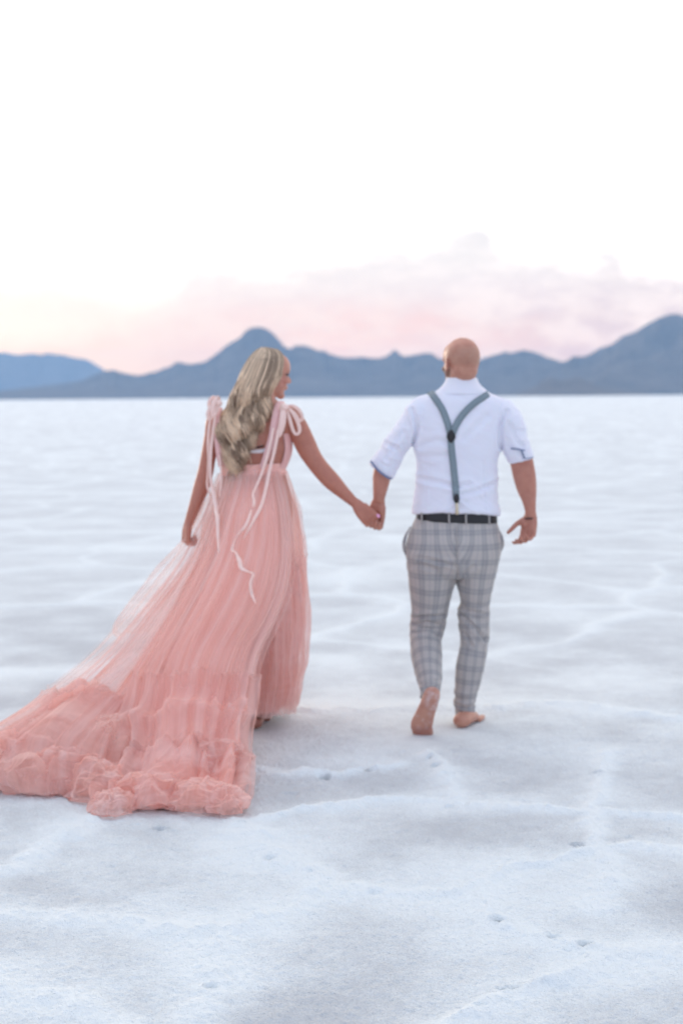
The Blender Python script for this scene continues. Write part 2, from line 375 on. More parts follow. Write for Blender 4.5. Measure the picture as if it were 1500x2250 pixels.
def build_range(name, sky, dist, depth, seed, rough=.42, step=2.2):
    pxs = np.array([p[0] for p in sky], float)
    x = np.arange(pxs[0], pxs[-1], step); prof = np.interp(x, pxs, [p[1] for p in sky])
    off = sstep(-x, 20, 200)+sstep(x, 1540, 1720); prof = prof+off*np.minimum(14, np.maximum(874-prof, 0)*.35)*fbm(np.stack([x/90., x*0], -1), seed+50, 5, .6)
    el = []
    for a, b in zip(x, prof):
        d = ray(a, b); el.append((d[0], d[2]/math.hypot(d[0], 1.0)))
    el = np.array(el); tanaz = el[:, 0]; te = np.maximum(el[:, 1], 0)
    T = np.linspace(0, 1, 70); H = np.zeros((len(T), len(x))); PX = np.zeros_like(H); PY = np.zeros_like(H)
    for i, t in enumerate(T):
        d = dist+depth*t; PX[i] = tanaz*d; PY[i] = d
        env = np.clip(t/.55, 0, 1)**.85 if t < .55 else 1-((t-.55)/.45)**1.5
        q = np.column_stack([PX[i], PY[i]])/1000.0
        warp = q+.25*np.column_stack([fbm(q*1.5, seed+5, 3), fbm(q*1.5+3, seed+6, 3)])
        n = ridged(warp*np.array([2.4, .9]), seed, 5, .55)
        H[i] = env*(1-rough+rough*n)
    D = np.hypot(PX, PY)
    # scale each bearing so the range's crest keeps the skyline's height
    mx = (H/D).max(0); H = H*(te/np.maximum(mx, 1e-9))[None]*1.0
    spur = .0
    H += CAM_H*(H > 0)-2.0*(H <= 0)
    H[0] = -3; H[-1] = -3
    v = np.stack([PX, PY, H], -1).reshape(-1, 3); m, k = H.shape
    i = np.arange(m-1)[:, None]*k; j = np.arange(k-1)[None]
    f = np.stack([i+j, i+j+1, i+k+j+1, i+k+j], -1).reshape(-1, 4)
    o = link(name, newmesh(name, v, f.copy()), rock); tag(o, kind='structure')
build_range('hills', SKY1, 16800, 2600, 11)
build_range('hills', SKY2, 8600, 3200, 21)
build_range('hills', SKY3, 7600, 3400, 31)
build_range('hills', SKY4, 6300, 900, 41)
# ------------------------------------------------------------------ figure helpers
def nrm(v): v = np.asarray(v, float); return v/np.linalg.norm(v)
def rotZ(a): c, s = math.cos(a), math.sin(a); return np.array([[c, -s, 0], [s, c, 0], [0, 0, 1.]])
def rotX(a): c, s = math.cos(a), math.sin(a); return np.array([[1, 0, 0], [0, c, -s], [0, s, c.real]])
def rotY(a): c, s = math.cos(a), math.sin(a); return np.array([[c, 0, s], [0, 1, 0], [-s, 0, c]])
def add_head(P, c, M, s=1.0, wide=1.0, jaw=1.0):
    def E(ctr, r, T=None):
        T = np.eye(3) if T is None else T
        P.ell(np.asarray(c)+M @ (np.asarray(ctr)*s), np.asarray(r)*s, M @ T, 24)
    def TB(pts, rad, k=10, flat=1): P.tube([np.asarray(c)+M @ (np.asarray(p)*s) for p in pts], [r*s for r in rad], k=k, flat=flat)
    E((0, -.018, .028), (.077*wide, .098, .090)); E((0, .03, .035), (.066*wide, .07, .07))
    E((0, .032, -.028), (.062*wide, .060, .070)); E((0, .030, -.072), (.052*jaw, .054, .036))
    E((0, .070, -.096), (.024*jaw, .020, .017)); E((0, -.035, -.03), (.062*wide, .06, .06))
    for q in (-1, 1):
        E((q*.036, .066, -.022), (.024, .020, .018)); E((q*.030, .076, .022), (.026, .012, .008))
        E((q*.031, .074, .004), (.0125, .0125, .0115))                      # eyeball
        E((q*.0105, .098, -.026), (.007, .009, .007))                       # nostril wing
        R = rotZ(q*.35) @ rotX(-.15)
        E((q*.079*wide, -.008, -.004), (.007, .017, .030), R); E((q*.083*wide, -.013, .004), (.005, .016, .022), R); E((q*.078*wide, .0, -.028), (.006, .009, .010))
    TB([(0, .080, .018), (0, .093, -.002), (0, .106, -.021)], [.008, .0085, .0105]); E((0, .099, -.030), (.008, .009, .006))
    E((0, .086, -.050), (.024, .014, .0062)); E((0, .085, -.060), (.021, .014, .0072)); E((0, .078, -.05), (.03, .014, .02))
def hand(P, wrist, f, n, s, curls, sc=1.0, spread=.10, thumb=(.8, .9, .3), L=(1., 1.1, 1.03, .82)):
    """palm, four jointed fingers and a thumb; f towards the fingers, n out of the back, s to the thumb"""
    wrist = np.asarray(wrist, float); f = nrm(f); n = np.asarray(n, float); n = nrm(n-f*np.dot(n, f)); s = np.asarray(s, float); s = nrm(s-f*np.dot(s, f)-n*np.dot(s, n))
    def at(a, b, c): return wrist+sc*(f*a+s*b+n*c)
    for b, e in ((.026, .030), (.009, .012), (-.009, -.008), (-.026, -.026)):
        P.tube([at(-.015, b*.45, 0), at(.03, b*.85, .002), at(.085, e*1.05, 0)], [.0165*sc, .0165*sc, .0125*sc], k=12)
    P.ell(at(.035, .022, -.008), (.020*sc, .020*sc, .028*sc))
    for i, b in enumerate((.030, .011, -.009, -.027)):
        base = at(.083, b, .001); d = nrm(f+s*(1.5-i)*spread*.5); p = [base]; r = [.0102*sc]
        ax = curls[i]; ang = 0
        for j, (ln, cu) in enumerate(zip((.044, .028, .022), ax)):
            ang += cu; dd = d*math.cos(ang)-n*math.sin(ang); p.append(p[-1]+dd*ln*sc*L[i]); r.append((.0094, .0084, .0072)[j]*sc*(1 if i < 3 else .88))
        P.tube(p, r, n=16, k=12)
    o, fw, cu = thumb
    b0 = at(.018, .026, -.006); d1 = nrm(s*o+f*fw-n*cu*.6); d2 = nrm(s*o*.45+f*fw*1.1-n*cu)
    P.tube([b0, b0+d1*.042*sc, b0+d1*.042*sc+d2*.032*sc, b0+d1*.042*sc+d2*.056*sc], [.0145*sc, .0118*sc, .0105*sc, .0085*sc], n=16, k=12)
    return b0+d1*.042*sc+d2*.050*sc, d2
def paint(me, base): return np.tile(np.array(base, float), (len(me.vertices), 1))
def blend(cols, mask, c): m = mask[:, None]; return cols*(1-m)+np.array(c)*m
def crease(co, no, line, depth, width):
    """a fold pressed into cloth along a traced line (photo pixels at distance Y)"""
    q = np.array([W(*p) for p in line]); q = resample(q, len(q)*5); d = np.full(len(co), 9.)
    for a, b in zip(q[:-1], q[1:]):
        ab = b-a; t = np.clip(((co-a) @ ab)/(ab @ ab), 0, 1); pr = a+t[:, None]*ab
        dd = co-pr; d = np.minimum(d, np.sqrt(dd[:, 0]**2+dd[:, 2]**2+(.15*dd[:, 1])**2))
    side = no[:, 1] < .25
    return co-no*((depth*(np.exp(-(d/width)**2)-.55*np.exp(-((d-width*2.0)/width)**2))*side)[:, None])
def skin_mat(name):
    return principled(name, lambda n: n.mix(n.ss(n.noise(objco(n), 22, 6, .65), .35, .75, 0, .5), attr(n, 'tint', 'Color'), (.36, .13, .095)), .42,
                      lambda n: (n.noise(objco(n), 260, 3, .6), .25, .002), Subsurface_Weight=.12, Subsurface_Scale=.01, Specular_IOR_Level=.35)

# ------------------------------------------------------------------ the man
Ym = 6.68
man = empty('person', tuple(G(1012, 1602)))
tag(man, 'bald man in white shirt, blue-grey suspenders and plaid trousers walking barefoot away', 'person')
B = Parts()
HC = W(1011, 798, Ym+.0); HM = rotZ(D2R(27)) @ rotX(D2R(-3))
add_head(B, HC, HM, 1.0, 1.0, 1.12)
B.loft([(985,812,1044,812,Ym,.060),(983,838,1046,838,Ym,.062),(972,862,1056,862,Ym,.075),(940,885,1086,885,Ym,.07)], k=28)
B.loft([(925,885,1096,885,Ym,.07),(914,900,1104,900,Ym,.10),(918,960,1096,960,Ym,.105),(922,1040,1088,1040,Ym,.10),(918,1120,1084,1120,Ym,.10),(905,1190,1090,1190,Ym,.115),(905,1235,1088,1235,Ym,.10)], k=32)
# arms to the wrists
B.loft([(915,880,935,925,Ym,.055),(885,925,908,945,Ym,.052),(852,970,885,992,Ym,.048),(828,1010,862,1030,Ym,.042),(819,1040,858,1050,Ym,.040),(818.5,1062,853,1070,Ym-.005,.038),(819,1085,847,1090,Ym-.01,.030),(819,1100,843,1106,Ym-.01,.023)], k=24)
B.loft([(1095,925,1120,885,Ym,.055),(1106,950,1144,930,Ym,.052),(1113,985,1160,975,Ym,.050),(1120,1020,1170,1008,Ym,.046),(1127,1052,1176.5,1045,Ym,.046),(1135,1078,1178,1075,Ym,.042),(1146,1102,1177,1100,Ym-.01,.034),(1152,1122,1176.5,1121,Ym-.02,.025),(1153,1136,1177,1137,Ym-.02,.023)], k=24)
hand(B, W(1164,1134,Ym-.02), (-.12, -.12, -1), (.62, .78, 0), (-.78, .62, 0), [(.55,.65,.4),(.65,.75,.5),(.75,.8,.5),(.85,.85,.5)], 1.02, .12, thumb=(.95, .75, .55))
hand(B, W(831,1104,Ym-.01), (-.22, .08, -1), (.1, 1, .1), (1, -.1, -.1), [(.75,1.25,.9),(.8,1.3,.9),(.85,1.35,.9),(.9,1.35,.9)], 1.0, .05, thumb=(.25, 1.1, .55))
# legs inside the trousers, feet
B.loft([(905,1215,985,1215,6.68,.09),(908,1290,980,1290,6.70,.08),(915,1370,968,1370,6.73,.06),(912,1420,960,1415,6.68,.055),(920,1470,962,1465,6.57,.045),(930,1515,962,1510,6.46,.035),(934,1535,962,1530,6.42,.033)], k=20)
B.loft([(1008,1215,1088,1215,6.68,.09),(1014,1300,1072,1300,6.70,.08),(1016,1380,1066,1380,6.71,.058),(1010,1450,1056,1450,6.69,.055),(1006,1530,1042,1530,6.69,.04),(1004,1580,1034,1580,6.70,.036),(1003,1592,1034,1590,6.71,.036)], k=20)
B.loft([(936,1513,962,1517,6.440,.022),(930,1524,966.5,1526,6.425,.034),(922,1545,962,1547,6.425,.030),(912,1566,955,1570,6.44,.024),(903,1585,951,1590,6.46,.021),(902,1600,948,1604,6.475,.018),(908,1609,942,1612,6.485,.014)], k=24, sq=.9)
for i, (x, y, r) in enumerate(((911,1608,.0115),(918,1613,.012),(926,1616,.0125),(934,1617,.013),(942,1611,.0185))):
    a = W(x, y-8, 6.47); b = W(x, y, 6.485); B.tube([a, b, b+np.array([0, .03, -.004])], [r, r*1.05, r*.95], k=12)
h0 = G(1014, 1601); h1 = G(1040, 1583); hd = nrm(h1-h0); hs = np.array([hd[1], -hd[0], 0])
B.tube([h0+[0,.02,.034], h0+hd*.09+[0,0,.040], h0+hd*.16+[0,0,.026], h0+hd*.195+[0,0,.018]], [.034,.034,.026,.018], k=20, flat=1.25)
for i in range(5):
    o_ = (i-2)*.018; b = h0+hd*(.182-.006*i)+hs*(-o_)+[0,0,.014]; B.tube([b-hd*.03, b, b+hd*.032], [.012,.0115 if i else .014,.010 if i else .0125], k=12)
me = B.fuse('body', .0036, 5, .5); co = vco(me)
loc = (co-HC) @ HM
col = paint(me, (.54, .275, .20))
hd_ = (np.abs(loc) < .14).all(1)
x, y, z = loc.T
stub = hd_*sstep(z, -.02, .0)*sstep(.085-z, 0, .04)*sstep(-y, -.075, -.03); col = blend(col, stub*.35, (.34, .22, .16))
col = blend(col, hd_*sstep(z, .06, .10), (.58, .285, .21))
beard = hd_*np.maximum(sstep(-z, .004, .020)*sstep(y, -.004, .010), sstep(-z, -.012, .004)*sstep(y, .004, .012)*sstep(.040-y, 0, .012)*(np.abs(x) > .04)); col = blend(col, beard*.85, (.10, .062, .042))
col = blend(col, hd_*np.exp(-(((np.abs(x)-.082)/.012)**2+((y+.01)/.02)**2+((z)/.03)**2))*.6, (.55, .20, .16))
eye = hd_*(np.hypot(np.abs(x)-.031, z-.004) < .010)*(y > .076); col = blend(col, eye*1.0, (.6, .6, .6)); col = blend(col, hd_*(np.hypot(np.abs(x)-.031, z-.004) < .0045)*(y > .078), (.05, .03, .02))
col = blend(col, hd_*(np.abs(z-.024-.2*(.03-np.abs(np.abs(x)-.03))) < .004)*(np.abs(np.abs(x)-.03) < .02)*(y > .06), (.09, .06, .04))
col = blend(col, hd_*(np.abs(z+.055) < .008)*(np.abs(x) < .022)*(y > .085), (.42, .15, .13))
fore = (co[:, 2] < W(0, 1000, Ym)[2])*(co[:, 2] > .7); col = blend(col, fore*1.0, (.50, .225, .165))
# salt dust on the lifted sole
sole = (co[:, 2] < .26)*(co[:, 1] < 6.47)*(co[:, 0] < W(972, 0, 6.45)[0])
ctr = W(950, 1540, 6.40); rr = np.hypot((co[:, 0]-ctr[0])/.030, (co[:, 2]-ctr[2])/.036)
dust = sole*np.clip(np.exp(-((rr-.85)/.42)**2)*(.7+1.3*fbm(co*90, 5, 3)), 0, 1); col = blend(col, dust*.5, (.72, .66, .68))
col = blend(col, sole*sstep(fbm(co*60, 6, 3), .1, .5)*.4, (.62, .48, .46)); col = blend(col, sole*sstep(.055-co[:, 2], 0, .03)*.5, (.33, .13, .11))
c = me.attributes.new('tint', 'FLOAT_COLOR', 'POINT'); c.data.foreach_set('color', np.column_stack([col, np.ones(len(col))]).astype(np.float32).ravel())
skin_m = skin_mat('tanned_skin'); body_m = link('body', me, skin_m, man)

# trousers
T = Parts()
T.loft([(915,1133,1090,1140,Ym,.108),(906,1152,1094,1157,Ym,.118),(896,1178,1099,1180,Ym-.005,.138),(890,1205,1101,1202,Ym-.01,.152),(893,1232,1096,1234,Ym-.01,.145),(905,1262,1084,1262,Ym-.005,.11)], k=56, sq=.92)
T.loft([(898,1195,1004,1195,6.665,.12),(893,1235,1003,1240,6.67,.125),(897,1279,998,1279,6.68,.108),(901,1319,988,1319,6.705,.095),(905,1350,979,1354,6.73,.086),(902,1381,976,1378,6.735,.080),(901,1415,968,1406,6.69,.076),(903,1445,971,1440,6.62,.074),(910,1478,971,1475,6.55,.066),(920,1505,969,1502,6.485,.054),(922,1535,966,1521,6.445,.042)], k=44)
T.loft([(1001,1195,1101,1195,6.675,.12),(1002,1240,1094,1239,6.68,.122),(1003,1282,1083,1285,6.69,.106),(1011,1319,1076,1319,6.71,.093),(1008,1345,1073,1342,6.72,.086),(1009,1374,1072.5,1374,6.72,.080),(1012,1410,1072,1405,6.71,.072),(1003,1450,1067,1448,6.69,.070),(999,1495,1058,1490,6.69,.062),(998,1540,1046,1535,6.69,.055),(1000,1589,1040,1585,6.70,.051)], k=44)
me = T.fuse('trousers', .0055, 7, .5); co = vco(me)
# cloth grid: across and along each leg, before the folds are pressed in
cx = W(1001, 1200, 6.6)[0]; Lleg = co[:, 0] < cx
axL = resample(np.array([W(*p) for p in ((947,1150,Ym),(948,1210,Ym),(948,1280,6.69),(942,1354,6.73),(937,1395,6.72),(937,1445,6.62),(943,1525,6.44))]), 80)
axR = resample(np.array([W(*p) for p in ((1050,1150,Ym),(1050,1210,Ym),(1044,1280,6.69),(1040,1350,6.72),(1041,1400,6.71),(1034,1450,6.69),(1020,1590,6.70))]), 80)
uv = np.zeros((len(co), 3))
for sel, A in ((Lleg, axL), (~Lleg, axR)):
    s_ = np.concatenate([[0], np.cumsum(np.linalg.norm(np.diff(A, axis=0), axis=1))]); zz = A[:, 2]
    q = co[sel]; idx = np.argmin(((q[:, None, ::3 if False else 1]-A[None, :, ::3 if False else 1])**2).sum(-1) if False else (((q[:, None]-A[None])**2)*np.array([.1, .6, 1])).sum(-1), axis=1)
    a = A[idx]; th = np.arctan2(q[:, 0]-a[:, 0], -(q[:, 1]-a[:, 1]))
    up = sstep(q[:, 2], .78, .92)
    # along-the-leg distance from the closest axis point plus the remainder
    tang = np.gradient(A, axis=0)[idx]; tang /= np.linalg.norm(tang, axis=1)[:, None]
    along = s_[idx]+((q-a)*tang).sum(1)
    rad = .085
    uv[sel, 0] = (1-up)*th*rad*1.05+up*(q[:, 0]-np.where(True, A[10, 0], 0))
    uv[sel, 1] = along
no = vno(me)
wr = .0024*fbm(co*np.array([14, 10, 34]), 101, 3)+.0012*fbm(co*np.array([30, 20, 14])+5, 103, 3)
zk = co[:, 2]; kn = np.exp(-((zk-.47)/.09)**2)
wr += kn*.0085*ridged(co*np.array([7, 5, 30])+np.column_stack([0*zk, 0*zk, co[:, 0]*12]), 107, 3)*.9
wr += np.exp(-((zk-.12)/.09)**2)*.007*fbm(co*np.array([9, 9, 38]), 109, 2)
co = co+no*wr[:, None]
for line, dp, wd in (([(893,1228,6.5),(930,1229,6.5),(965,1236,6.5),(998,1243,6.52)],.008,.008),
                     ([(905,1362,6.64),(935,1354,6.63),(975,1352,6.65)],.009,.008),([(903,1378,6.64),(935,1366,6.64),(974,1376,6.65)],.007,.007),
                     ([(910,1392,6.63),(940,1382,6.62),(966,1400,6.64)],.008,.007),
                     ([(1011,1350,6.63),(1030,1368,6.62),(1048,1386,6.62),(1066,1408,6.64)],.010,.009),([(1018,1340,6.63),(1045,1346,6.62),(1070,1352,6.63)],.006,.008),
                     ([(1012,1385,6.63),(1028,1405,6.62),(1036,1420,6.62)],.007,.008),
                     ([(1001,1160,6.54),(1002,1220,6.52),(1003,1285,6.58)],.010,.007),([(1004,1290,6.6),(1018,1262,6.56),(1040,1245,6.54)],.005,.008),
                     ([(920,1508,6.44),(938,1500,6.42),(966,1496,6.44)],.005,.007),([(1002,1548,6.64),(1022,1556,6.63),(1042,1550,6.65)],.006,.008),
                     ([(895,1250,6.55),(925,1243,6.55),(960,1252,6.55)],.005,.009)):
    co = crease(co, no, line, dp, wd)
setco(me, co); attr_v(me, 'cloth', uv)
def plaid(n):
    s = n.n('ShaderNodeSeparateXYZ'); n.l(attr(n, 'cloth'), s.inputs[0]); u, v, _ = s.outputs
    def wave(x, per, off, lo, hi):
        t = n.m('PINGPONG', n.m('ADD', x, off), per/2); return n.ss(n.m('DIVIDE', t, per/2), lo, hi)
    c = n.mix(.5, (.53, .485, .455), (.53, .485, .455))
    dark = (.135, .165, .205)
    bu = n.m('ADD', wave(u, .056, .013, .50, .66), 0.0); bv = wave(v, .066, .0, .52, .68)
    inner_u = wave(u, .0140, .0, .25, .55); inner_v = wave(v, .0165, .0, .25, .55)
    bu = n.m('MULTIPLY', bu, n.m('MULTIPLY_ADD', inner_u, .55, .45)); bv = n.m('MULTIPLY', bv, n.m('MULTIPLY_ADD', inner_v, .4, .6))
    c = n.mix(n.m('MULTIPLY', bu, .37), c, dark); c = n.mix(n.m('MULTIPLY', bv, .34), c, dark)
    c = n.mix(n.m('MULTIPLY', wave(u, .056, .041, .93, .98), .35), c, (.16, .19, .30)); c = n.mix(n.m('MULTIPLY', wave(v, .066, .033, .93, .98), .3), c, (.5, .45, .47))
    return n.mix(n.m('MULTIPLY', n.noise(attr(n, 'cloth'), 420, 2, .5), .35), c, (.22, .20, .21))
tm = principled('plaid_wool', plaid, .9, lambda n: (n.noise(attr(n, 'cloth'), 700, 2, .5), .3, .001), Sheen_Weight=.15, Specular_IOR_Level=.2)
trousers = link('trousers', me, tm, man)
# pocket openings bulge at the hips
for side, line in (('L', [(901,1158),(890,1180),(887,1202),(892,1222)]), ('R', [(1094,1163),(1101,1180),(1103,1198),(1097,1216)])):
    K = Parts(); K.tube([W(a, b, Ym-.03) for a, b in line], [.004, .008, .009, .004], k=10, flat=.8)
    pk = K.raw('pocket'); attr_v(pk, 'cloth', vco(pk)[:, [0, 2, 1]])
    link('pocket', pk, tm, trousers)
def shell_loft(rows, k=64, sq=1.0, th=.004, n=None, arc=None):
    """a band of cloth or leather with real thickness following an elliptical section"""
    R = []
    rw = []
    for q in rows:
        L = W(q[0], q[1], q[4]); Rr = W(q[2], q[3], q[4]); rw.append(np.concatenate([(L+Rr)/2, (Rr-L)/2, [q[5]]]))
    rw = resample(rw, n or len(rw)*3); a0, a1 = arc or (0, 2*math.pi)
    ang = np.linspace(a0, a1, k, endpoint=arc is not None)
    def ring(r, off):
        u = r[3:6]; L = np.linalg.norm(u); u = u/L; ct, st = np.cos(ang), np.sin(ang)
        return r[:3]+(np.sign(ct)*np.abs(ct)**sq*(L+off))[:, None]*u+(np.sign(st)*np.abs(st)**sq*(r[6]+off))[:, None]*np.array([0, -1, 0])
    Rg = [ring(r, 0) for r in rw]+[ring(r, -th) for r in rw[::-1]]
    return np.array(Rg)
def grid_mesh(name, A, closed_u=True, closed_v=False):
    m, k, _ = A.shape; f = []
    for i in range(m if closed_v else m-1):
        for j in range(k if closed_u else k-1):
            a = (i+1) % m; b = (j+1) % k; f.append((i*k+j, a*k+j, a*k+b, i*k+b))
    return newmesh(name, A.reshape(-1, 3), np.array(f))
black = principled('black_leather', (.012, .012, .016), .45)
belt = link('belt', grid_mesh('belt', shell_loft([(914,1119,1091,1124,Ym,.113),(913,1142,1092,1148,Ym,.115)], th=.005, sq=.92), closed_v=True), black, man)
for x in (986, 1023, 926, 1074):
    yb = 1126+(x-914)/177*6; d = 1-((x-1002)/92)**2; Yb = Ym-.119*max(d, .05)**.5-.004
    K = Parts(); K.tube([W(x, yb-7, Yb+.004), W(x, yb, Yb-.003), W(x, yb+10, Yb-.003), W(x+.5, yb+20, Yb-.002)], [.0042]*4, k=8)
    lp = K.raw('belt_loop'); attr_v(lp, 'cloth', vco(lp)[:, [0, 2, 1]]*0+np.array([.028, .033, 0])); link('belt_loop', lp, tm, trousers)

# shirt
S = Parts()
S.loft([(970,850,1060,850,Ym,.060),(950,862,1076,863,Ym,.084),(926,872,1100,873,Ym,.094),(908,884,1117,886,Ym,.104),(903,905,1116,905,Ym,.112),(906,940,1108,945,Ym,.126),(909,975,1100,982,Ym,.127),(914,1013,1093,1013,Ym,.122),(916,1050,1091,1057,Ym,.118),(911,1090,1091,1095,Ym,.119),(907,1115,1095,1118,Ym,.124),(906,1128,1097,1132,Ym,.124)], k=64, sq=.93)
S.loft([(935,866,960,930,Ym,.075),(906,877,928,950,Ym,.080),(880,918,908,972,Ym,.074),(862,945,898,985,Ym,.068),(848,967,886,1003,Ym,.062),(831,993,874,1022,Ym,.058),(816,1014,866,1044,Ym,.054),(815,1021,862,1052,Ym,.053)], k=40)
S.loft([(1075,930,1085,866,Ym,.075),(1093,958,1122,882,Ym,.080),(1100,976,1146,915,Ym,.076),(1106,992,1158,958,Ym,.070),(1113,1008,1166,985,Ym,.065),(1118,1018,1171,1003,Ym,.062)], k=40)
me = S.fuse('shirt', .0055, 8, .5); co = vco(me); no = vno(me)
z = co[:, 2]; zb = W(1000, 1130, Ym)[2]; cxm = W(1002, 1130, Ym)[0]
wv = .0050*fbm(co*np.array([6, 6, 22])+np.column_stack([0*z, 0*z, co[:, 0]*9]), 121, 3)+.0012*fbm(co*np.array([18, 12, 12]), 123, 3)
low = np.exp(-((z-zb-.08)/.09)**2); wv += low*.011*ridged(co*np.array([5, 5, 20])+np.column_stack([0*z, 0*z, np.abs(co[:, 0]-cxm)*16]), 127, 3)
arm = sstep(np.abs(co[:, 0]-cxm), .20, .26); wv += arm*.008*ridged(co*np.array([16, 8, 16]), 131, 3)
wv += .004*np.exp(-((z-zb-.01)/.02)**2)
co = co+no*wv[:, None]
for line, dp, wd in (([(910,1000,6.56),(945,1004,6.55),(985,1000,6.55)],.003,.012),([(915,1052,6.56),(950,1058,6.55),(1000,1068,6.55),(1030,1066,6.55)],.006,.012),([(1015,1085,6.55),(1050,1078,6.56),(1090,1062,6.6)],.006,.011),
                     ([(909,972,6.62),(915,940,6.6),(905,900,6.6)],.007,.009),([(1100,982,6.62),(1098,940,6.6),(1112,905,6.6)],.007,.010),([(870,985,6.6),(850,975,6.6)],.006,.010),([(885,950,6.6),(868,975,6.6),(850,1010,6.6)],.004,.010),
                     ([(1020,965,6.55),(1040,945,6.55),(1070,915,6.56)],.004,.014),([(925,980,6.56),(960,968,6.55),(985,972,6.55)],.004,.013),([(1118,930,6.6),(1130,960,6.6),(1150,985,6.6)],.004,.010),
                     ([(938,1010,6.57),(940,1060,6.57),(938,1120,6.57)],-.0025,.004),([(1064,1010,6.57),(1066,1060,6.57),(1070,1120,6.57)],-.0025,.004),([(904,885,6.6),(902,930,6.6)],-.002,.004),([(1105,885,6.6),(1100,930,6.6)],-.002,.004)):
    co = crease(co, no, line, dp*1.5, wd)
m_ = np.exp(-((z-zb)/.025)**2)*(1-((co[:, 0]-cxm)/.2)**2).clip(0, 1)*(np.abs(co[:, 0]-cxm) < .21); co[:, 2] += .016*m_
setco(me, co)
shirt_m = principled('white_cotton', (.80, .80, .89), .8, lambda n: (n.noise(objco(n), 600, 2, .5), .15, .001), Sheen_Weight=.1, Specular_IOR_Level=.25, Subsurface_Weight=.08, Subsurface_Scale=.01)
shirt = link('shirt', me, shirt_m, man)
# collar: a folded band round the neck, then rolled cuffs with a blue-grey inner stripe
col_r = [(977,839,1051,840,Ym,.066),(969,849,1059,850,Ym,.076),(957,859,1069,860,Ym,.087),(947,866,1079,867,Ym,.093)]
A = shell_loft([(981,830,1047,830,Ym,.062)]+col_r, th=.005, k=64); me = grid_mesh('collar', A, closed_v=True)
co = vco(me); co += vno(me)*(.0015*fbm(co*25, 5, 2))[:, None]; setco(me, co); link('collar', me, shirt_m, shirt)
trim = principled('blue_grey_trim', (.19, .23, .36), .8)
K = Parts(); K.loft([(826,997,872,1024,Ym,.058),(815,1014,866,1044,Ym,.060),(812,1022,862,1054,Ym,.058)], k=36)
me = K.fuse('cuff', .0045, 3); cc = vco(me); setco(me, cc+vno(me)*(.003*fbm(cc*30, 5, 2))[:, None]); link('cuff', me, shirt_m, shirt)
K = Parts(); K.loft([(1115,1003,1169,990,Ym,.066),(1118,1019,1172,1006,Ym,.067)], k=36)
me = K.fuse('cuff', .0045, 3); cc = vco(me); setco(me, cc+vno(me)*(.003*fbm(cc*30, 6, 2))[:, None]); link('cuff', me, shirt_m, shirt)
def strip(name, pts, wid, mat, parent, th=.0016, n=None, normal=None, twist=None, smooth=True):
    """a flat band with thickness along pts; wid in metres; faces the given normal"""
    q = resample(np.column_stack([np.array(pts, float), np.broadcast_to(wid, len(pts)), np.zeros(len(pts)) if twist is None else twist]), n or len(pts)*7)
    nn0 = nrm(normal if normal is not None else (0, -1, .05)); R = []
    for i in range(len(q)):
        a = q[min(i+1, len(q)-1), :3]-q[max(i-1, 0), :3]; a = nrm(a); sd = np.cross(a, nn0)
        sd = nrm(sd) if np.linalg.norm(sd) > .05 else np.array([1., 0, 0]); nn = np.cross(sd, a)
        c, s = math.cos(q[i, 4]), math.sin(q[i, 4]); sd2 = sd*c+nn*s; nn2 = np.cross(sd2, a); h = q[i, 3]/2
        R.append([q[i, :3]+sd2*h+nn2*th, q[i, :3]+nn2*th*1.4, q[i, :3]-sd2*h+nn2*th, q[i, :3]-sd2*h-nn2*th, q[i, :3]-nn2*th*.6, q[i, :3]+sd2*h-nn2*th])
    R = np.array(R); P_ = Parts(); P_.rings(R); return link(name, P_.raw(name), mat, parent)
Yb = 6.545
strip('cuff_trim', [W(814,1013,Ym-.06), W(829,1032,Ym-.068), W(848,1047,Ym-.066), W(860,1052,Ym-.05)], .010, trim, shirt)
strip('cuff_trim', [W(1121,985,Ym-.075), W(1136,987,Ym-.078), W(1152,990,Ym-.075)], .007, trim, shirt)
strip('cuff_trim', [W(1144,988,Ym-.078), W(1148,998,Ym-.079), W(1151,1007,Ym-.076)], .008, trim, shirt)
strip('cuff_trim', [W(1150,1007,Ym-.072), W(1162,1007,Ym-.07), W(1171,1004,Ym-.05)], .004, trim, shirt)
# suspenders, laid on the shirt's own surface
from mathutils.bvhtree import BVHTree
_bm = shirt.data; bvh = BVHTree.FromPolygons([v.co[:] for v in _bm.vertices], [p.vertices[:] for p in _bm.polygons])
def lay(pts, off=.0035, tree=None, n=26):
    tree = tree or bvh; q = resample(np.array(pts, float), n); out = []
    for p in q:
        o_ = Vector((0, 0, CAM_H)); d_ = (Vector(p)-o_).normalized(); h = tree.ray_cast(o_, d_)
        if h[0] is not None and abs(h[0].y-p[1]) < .14: out.append(np.array(h[0])-np.array(d_)*off+np.array([0, 0, off*.4]))
        else:
            h = tree.find_nearest(Vector(p)); out.append(np.array(h[0])+np.array(h[1])*off)
    out = np.array(out); k = out.copy()
    for _ in range(3): k[1:-1] = (k[:-2]+2*k[1:-1]+k[2:])/4; k[1:-1, 1] = np.minimum(k[1:-1, 1], out[1:-1, 1])
    return k
susp_m = principled('suspender_elastic', lambda n: n.mix(n.ss(n.noise(objco(n), 350, 2), .4, .6), (.19, .245, .28), (.23, .285, .32)), .8)
susp = strip('suspenders', lay([W(1002,1098,6.55), W(999,1060,6.55), W(995,1020,6.55), W(991,985,6.55), W(990,960,6.55)]), .033*.95, susp_m, man, th=.002)
strip('shoulder_strap', lay([W(990,958,6.55), W(981,925,6.55), W(970,898,6.56), W(958,880,6.60), W(948,866,6.65), W(944,862,6.70)]), .033*.95, susp_m, susp, th=.002)
strip('shoulder_strap', lay([W(991,958,6.55), W(1006,926,6.55), W(1025,902,6.56), W(1045,884,6.60), W(1062,873,6.645), W(1072,866,6.70)], .0045), .033*.95, susp_m, susp, th=.002)
